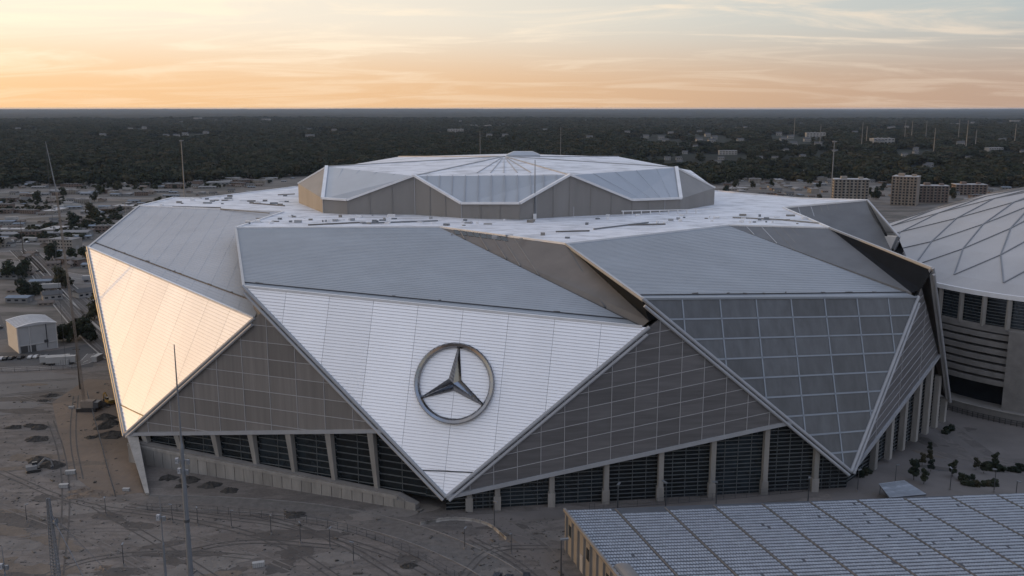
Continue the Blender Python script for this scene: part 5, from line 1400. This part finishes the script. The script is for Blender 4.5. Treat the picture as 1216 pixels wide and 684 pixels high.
def pile(label, px, py, R, h, m, seed, group=None):
    r = random.Random(seed); mb = MB(); n = 18; k = 6; p = G(px, py)
    for j in range(k + 1):
        f = j / k
        for i in range(n):
            a = 6.2832 * i / n; rr = R * (1 - f) * (1 + .5 * noise.noise(V((math.cos(a) * 2, math.sin(a) * 2, seed * 3.7)))) ; mb.v.append((p.x + math.cos(a) * rr * 1.5, p.y + math.sin(a) * rr, p.z - .1 + h * (1 - (1 - f) ** 1.4) + r.uniform(-.22, .22) * (j > 0)))
    for j in range(k):
        for i in range(n): mb.f.append((j * n + i, j * n + (i + 1) % n, (j + 1) * n + (i + 1) % n, (j + 1) * n + i))
    o = part('rubble_pile', mb, M[m]); tag(o, label, 'rubble pile', group); return o
mat('rubble_dark', (0.05, 0.045, 0.04), 0.95, 0, .3, .6, bump=.6); 
for k, (x, y, R, h) in enumerate(((118, 482, 3.0, 1.4), (124, 497, 3.4, 1.2), (131, 503, 2.6, 1.0), (122, 508, 2.5, .9), (133, 517, 4.0, 1.0), (46, 508, 2.5, .8), (43, 522, 3, .8), (46, 547, 3, .9), (62, 553, 3.4, 1.1), (36, 506, 2, .6), (350, 612, 2.6, .5), (485, 672, 1.8, .4), (17, 508, 2.4, .6), (108, 520, 1.8, .5), (60, 470, 3.0, .4), (52, 476, 2.2, .3))):
    pile('dark heap of soil and rubble on the bare construction lot', x, y, R, h * 1.7, 'rubble_dark', k, 'dark rubble heaps')
for k, (x, y, R, h) in enumerate(((110, 586, 3.2, 0.8), (98, 583, 2.6, .6), (118, 588, 2.2, .5), (124, 675, 2.0, .4), (90, 590, 2, .5))):
    pile('tan heap of sand on the bare construction lot', x, y, R, h, 'brown_earth', 30 + k, 'tan sand heaps')
for k, (x, y, R, h) in enumerate(((200, 568, 2.6, .8), (225, 571, 3.0, 1.0), (250, 577, 3.0, .9), (272, 583, 2.6, .7), (215, 578, 2.2, .6))):
    pile('dark overgrown heap at the foot of the retaining wall', x, y, R * .8, h * 1.6, 'rubble_dark', 50 + k, 'overgrown heaps by the wall')
# skip containers, pallets and barriers scattered about the lot
sk = empty('site_container'); tag(sk, 'pale site container on the bare construction lot', 'container', 'site containers')
part('box', MB().box((0, 0, .1), 6, 2.4, 2.5), M['trailer_white'], sk, world_coords=False)
for k in range(6): part('rib', MB().box((-2.6 + k * 1.04, -1.24, .2), .15, .1, 2.3), M['r_grey'], sk, world_coords=False)
part('door', MB().box((3.02, 0, .2), .1, 2.2, 2.3), M['r_grey'], sk, world_coords=False)
first = True
for x, y, rz, s in ((76, 579, .1, .45), (84, 563, .2, .5), (150, 583, 0, .35), (307, 673, .3, .5), (85, 485, .2, .35), (75, 433, .1, 1), (116, 428, 1.5, 1)):
    o = sk if first else copy_tree(sk); first = False; p = G(x, y); o.location = p + UP * .02; o.rotation_euler = (0, 0, rz); o.scale = (s, s, s)
cmat('paint_car_black2', (0.02, 0.021, 0.024), 0.4)
for i, x in enumerate((590, 604, 625)):
    o = copy_tree(cars[2]); o['label'] = 'dark car parked in a row at the foot of the dirt slope'; o['group'] = 'dark cars in a row'; p = G(x, 688 + (i % 2) * 2); o.location = p; o.rotation_euler = (0, 0, 1.3 + .1 * i)
# concrete barriers along the kerb of the front road
jb = empty('concrete_barrier'); tag(jb, 'pale concrete barrier lining the curved road by the stadium', 'barrier', 'concrete barriers')
part('block', MB().prism([V((-1.5, -.3, 0)), V((-1.5, .3, 0)), V((-1.5, .12, .35)), V((-1.5, .1, .85)), V((-1.5, -.1, .85)), V((-1.5, -.12, .35))], V((1, 0, 0)), 0, 3.0), M['concrete'], jb, world_coords=False)
part('lifting_eye', MB().box((0, 0, .85), .2, .1, .1), M['steel_dark'], jb, world_coords=False)
path = resample(smooth_path([G(x, y) for x, y in ((505, 622), (540, 616), (580, 622), (600, 640))]), 3.2)
for i in range(len(path) - 1):
    o = jb if i == 0 else copy_tree(jb); d = path[i + 1] - path[i]; o.location = path[i]; o.rotation_euler = (0, 0, math.atan2(d.y, d.x))

# chain link site fences
def site_fence(label, pix, hgt=2.2, step=3.2):
    pts = resample(smooth_path([G(x, y) for x, y in pix]), step); o = empty('site_fence', pts[0]); tag(o, label, 'fence')
    for p in pts: part('post', MB().bar(p, p + UP * hgt, .1, .1), M['steel_dark'], o)
    for h in (0.15, hgt * .5, hgt):
        mb = MB()
        for a, b in zip(pts, pts[1:]): mb.bar(a + UP * h, b + UP * h, .05, .06)
        part('rail', mb, M['steel_dark'], o)
    w = MB()
    for a, b in zip(pts, pts[1:]):
        for q in range(1, 8): c = a + (b - a) * (q / 8); w.bar(c + UP * .1, c + UP * hgt, .025, .025)
    tag(part('wire', w, M['steel'], o), kind='stuff')
site_fence('chain link fence along the outer edge of the curved dirt road', [(175, 606), (270, 610), (380, 622), (470, 648), (545, 690)])
site_fence('chain link fence closing the brown earth strip beside the sunlit petal', [(104, 470), (118, 520), (128, 560), (137, 590)])
site_fence('chain link fence on the walk between hall and glazed base', [(700, 606), (790, 599), (900, 590), (1005, 578)])
site_fence('chain link fence across the bare lot near the storage hall', [(-20, 444), (40, 441), (96, 438)])
# ================================================================== HAZE
hz = MB().prism([V((-42000, -800, 0)), V((42000, -800, 0)), V((42000, 46500, 0)), V((-42000, 46500, 0))], UP, -12.5, 118)
hm = bpy.data.materials.new('haze'); hm.use_nodes = True; t = hm.node_tree; t.nodes.clear()
vo = t.nodes.new('ShaderNodeVolumePrincipled'); vo.inputs['Density'].default_value = 1.6e-5; vo.inputs['Color'].default_value = (0.62, 0.78, 1.0, 1)
vo.inputs['Anisotropy'].default_value = 0.1
out = t.nodes.new('ShaderNodeOutputMaterial'); t.links.new(vo.outputs[0], out.inputs['Volume'])
hz_o = part('haze', hz, hm); tag(hz_o, 'thin blue evening haze over the woods', 'haze', kind='stuff')
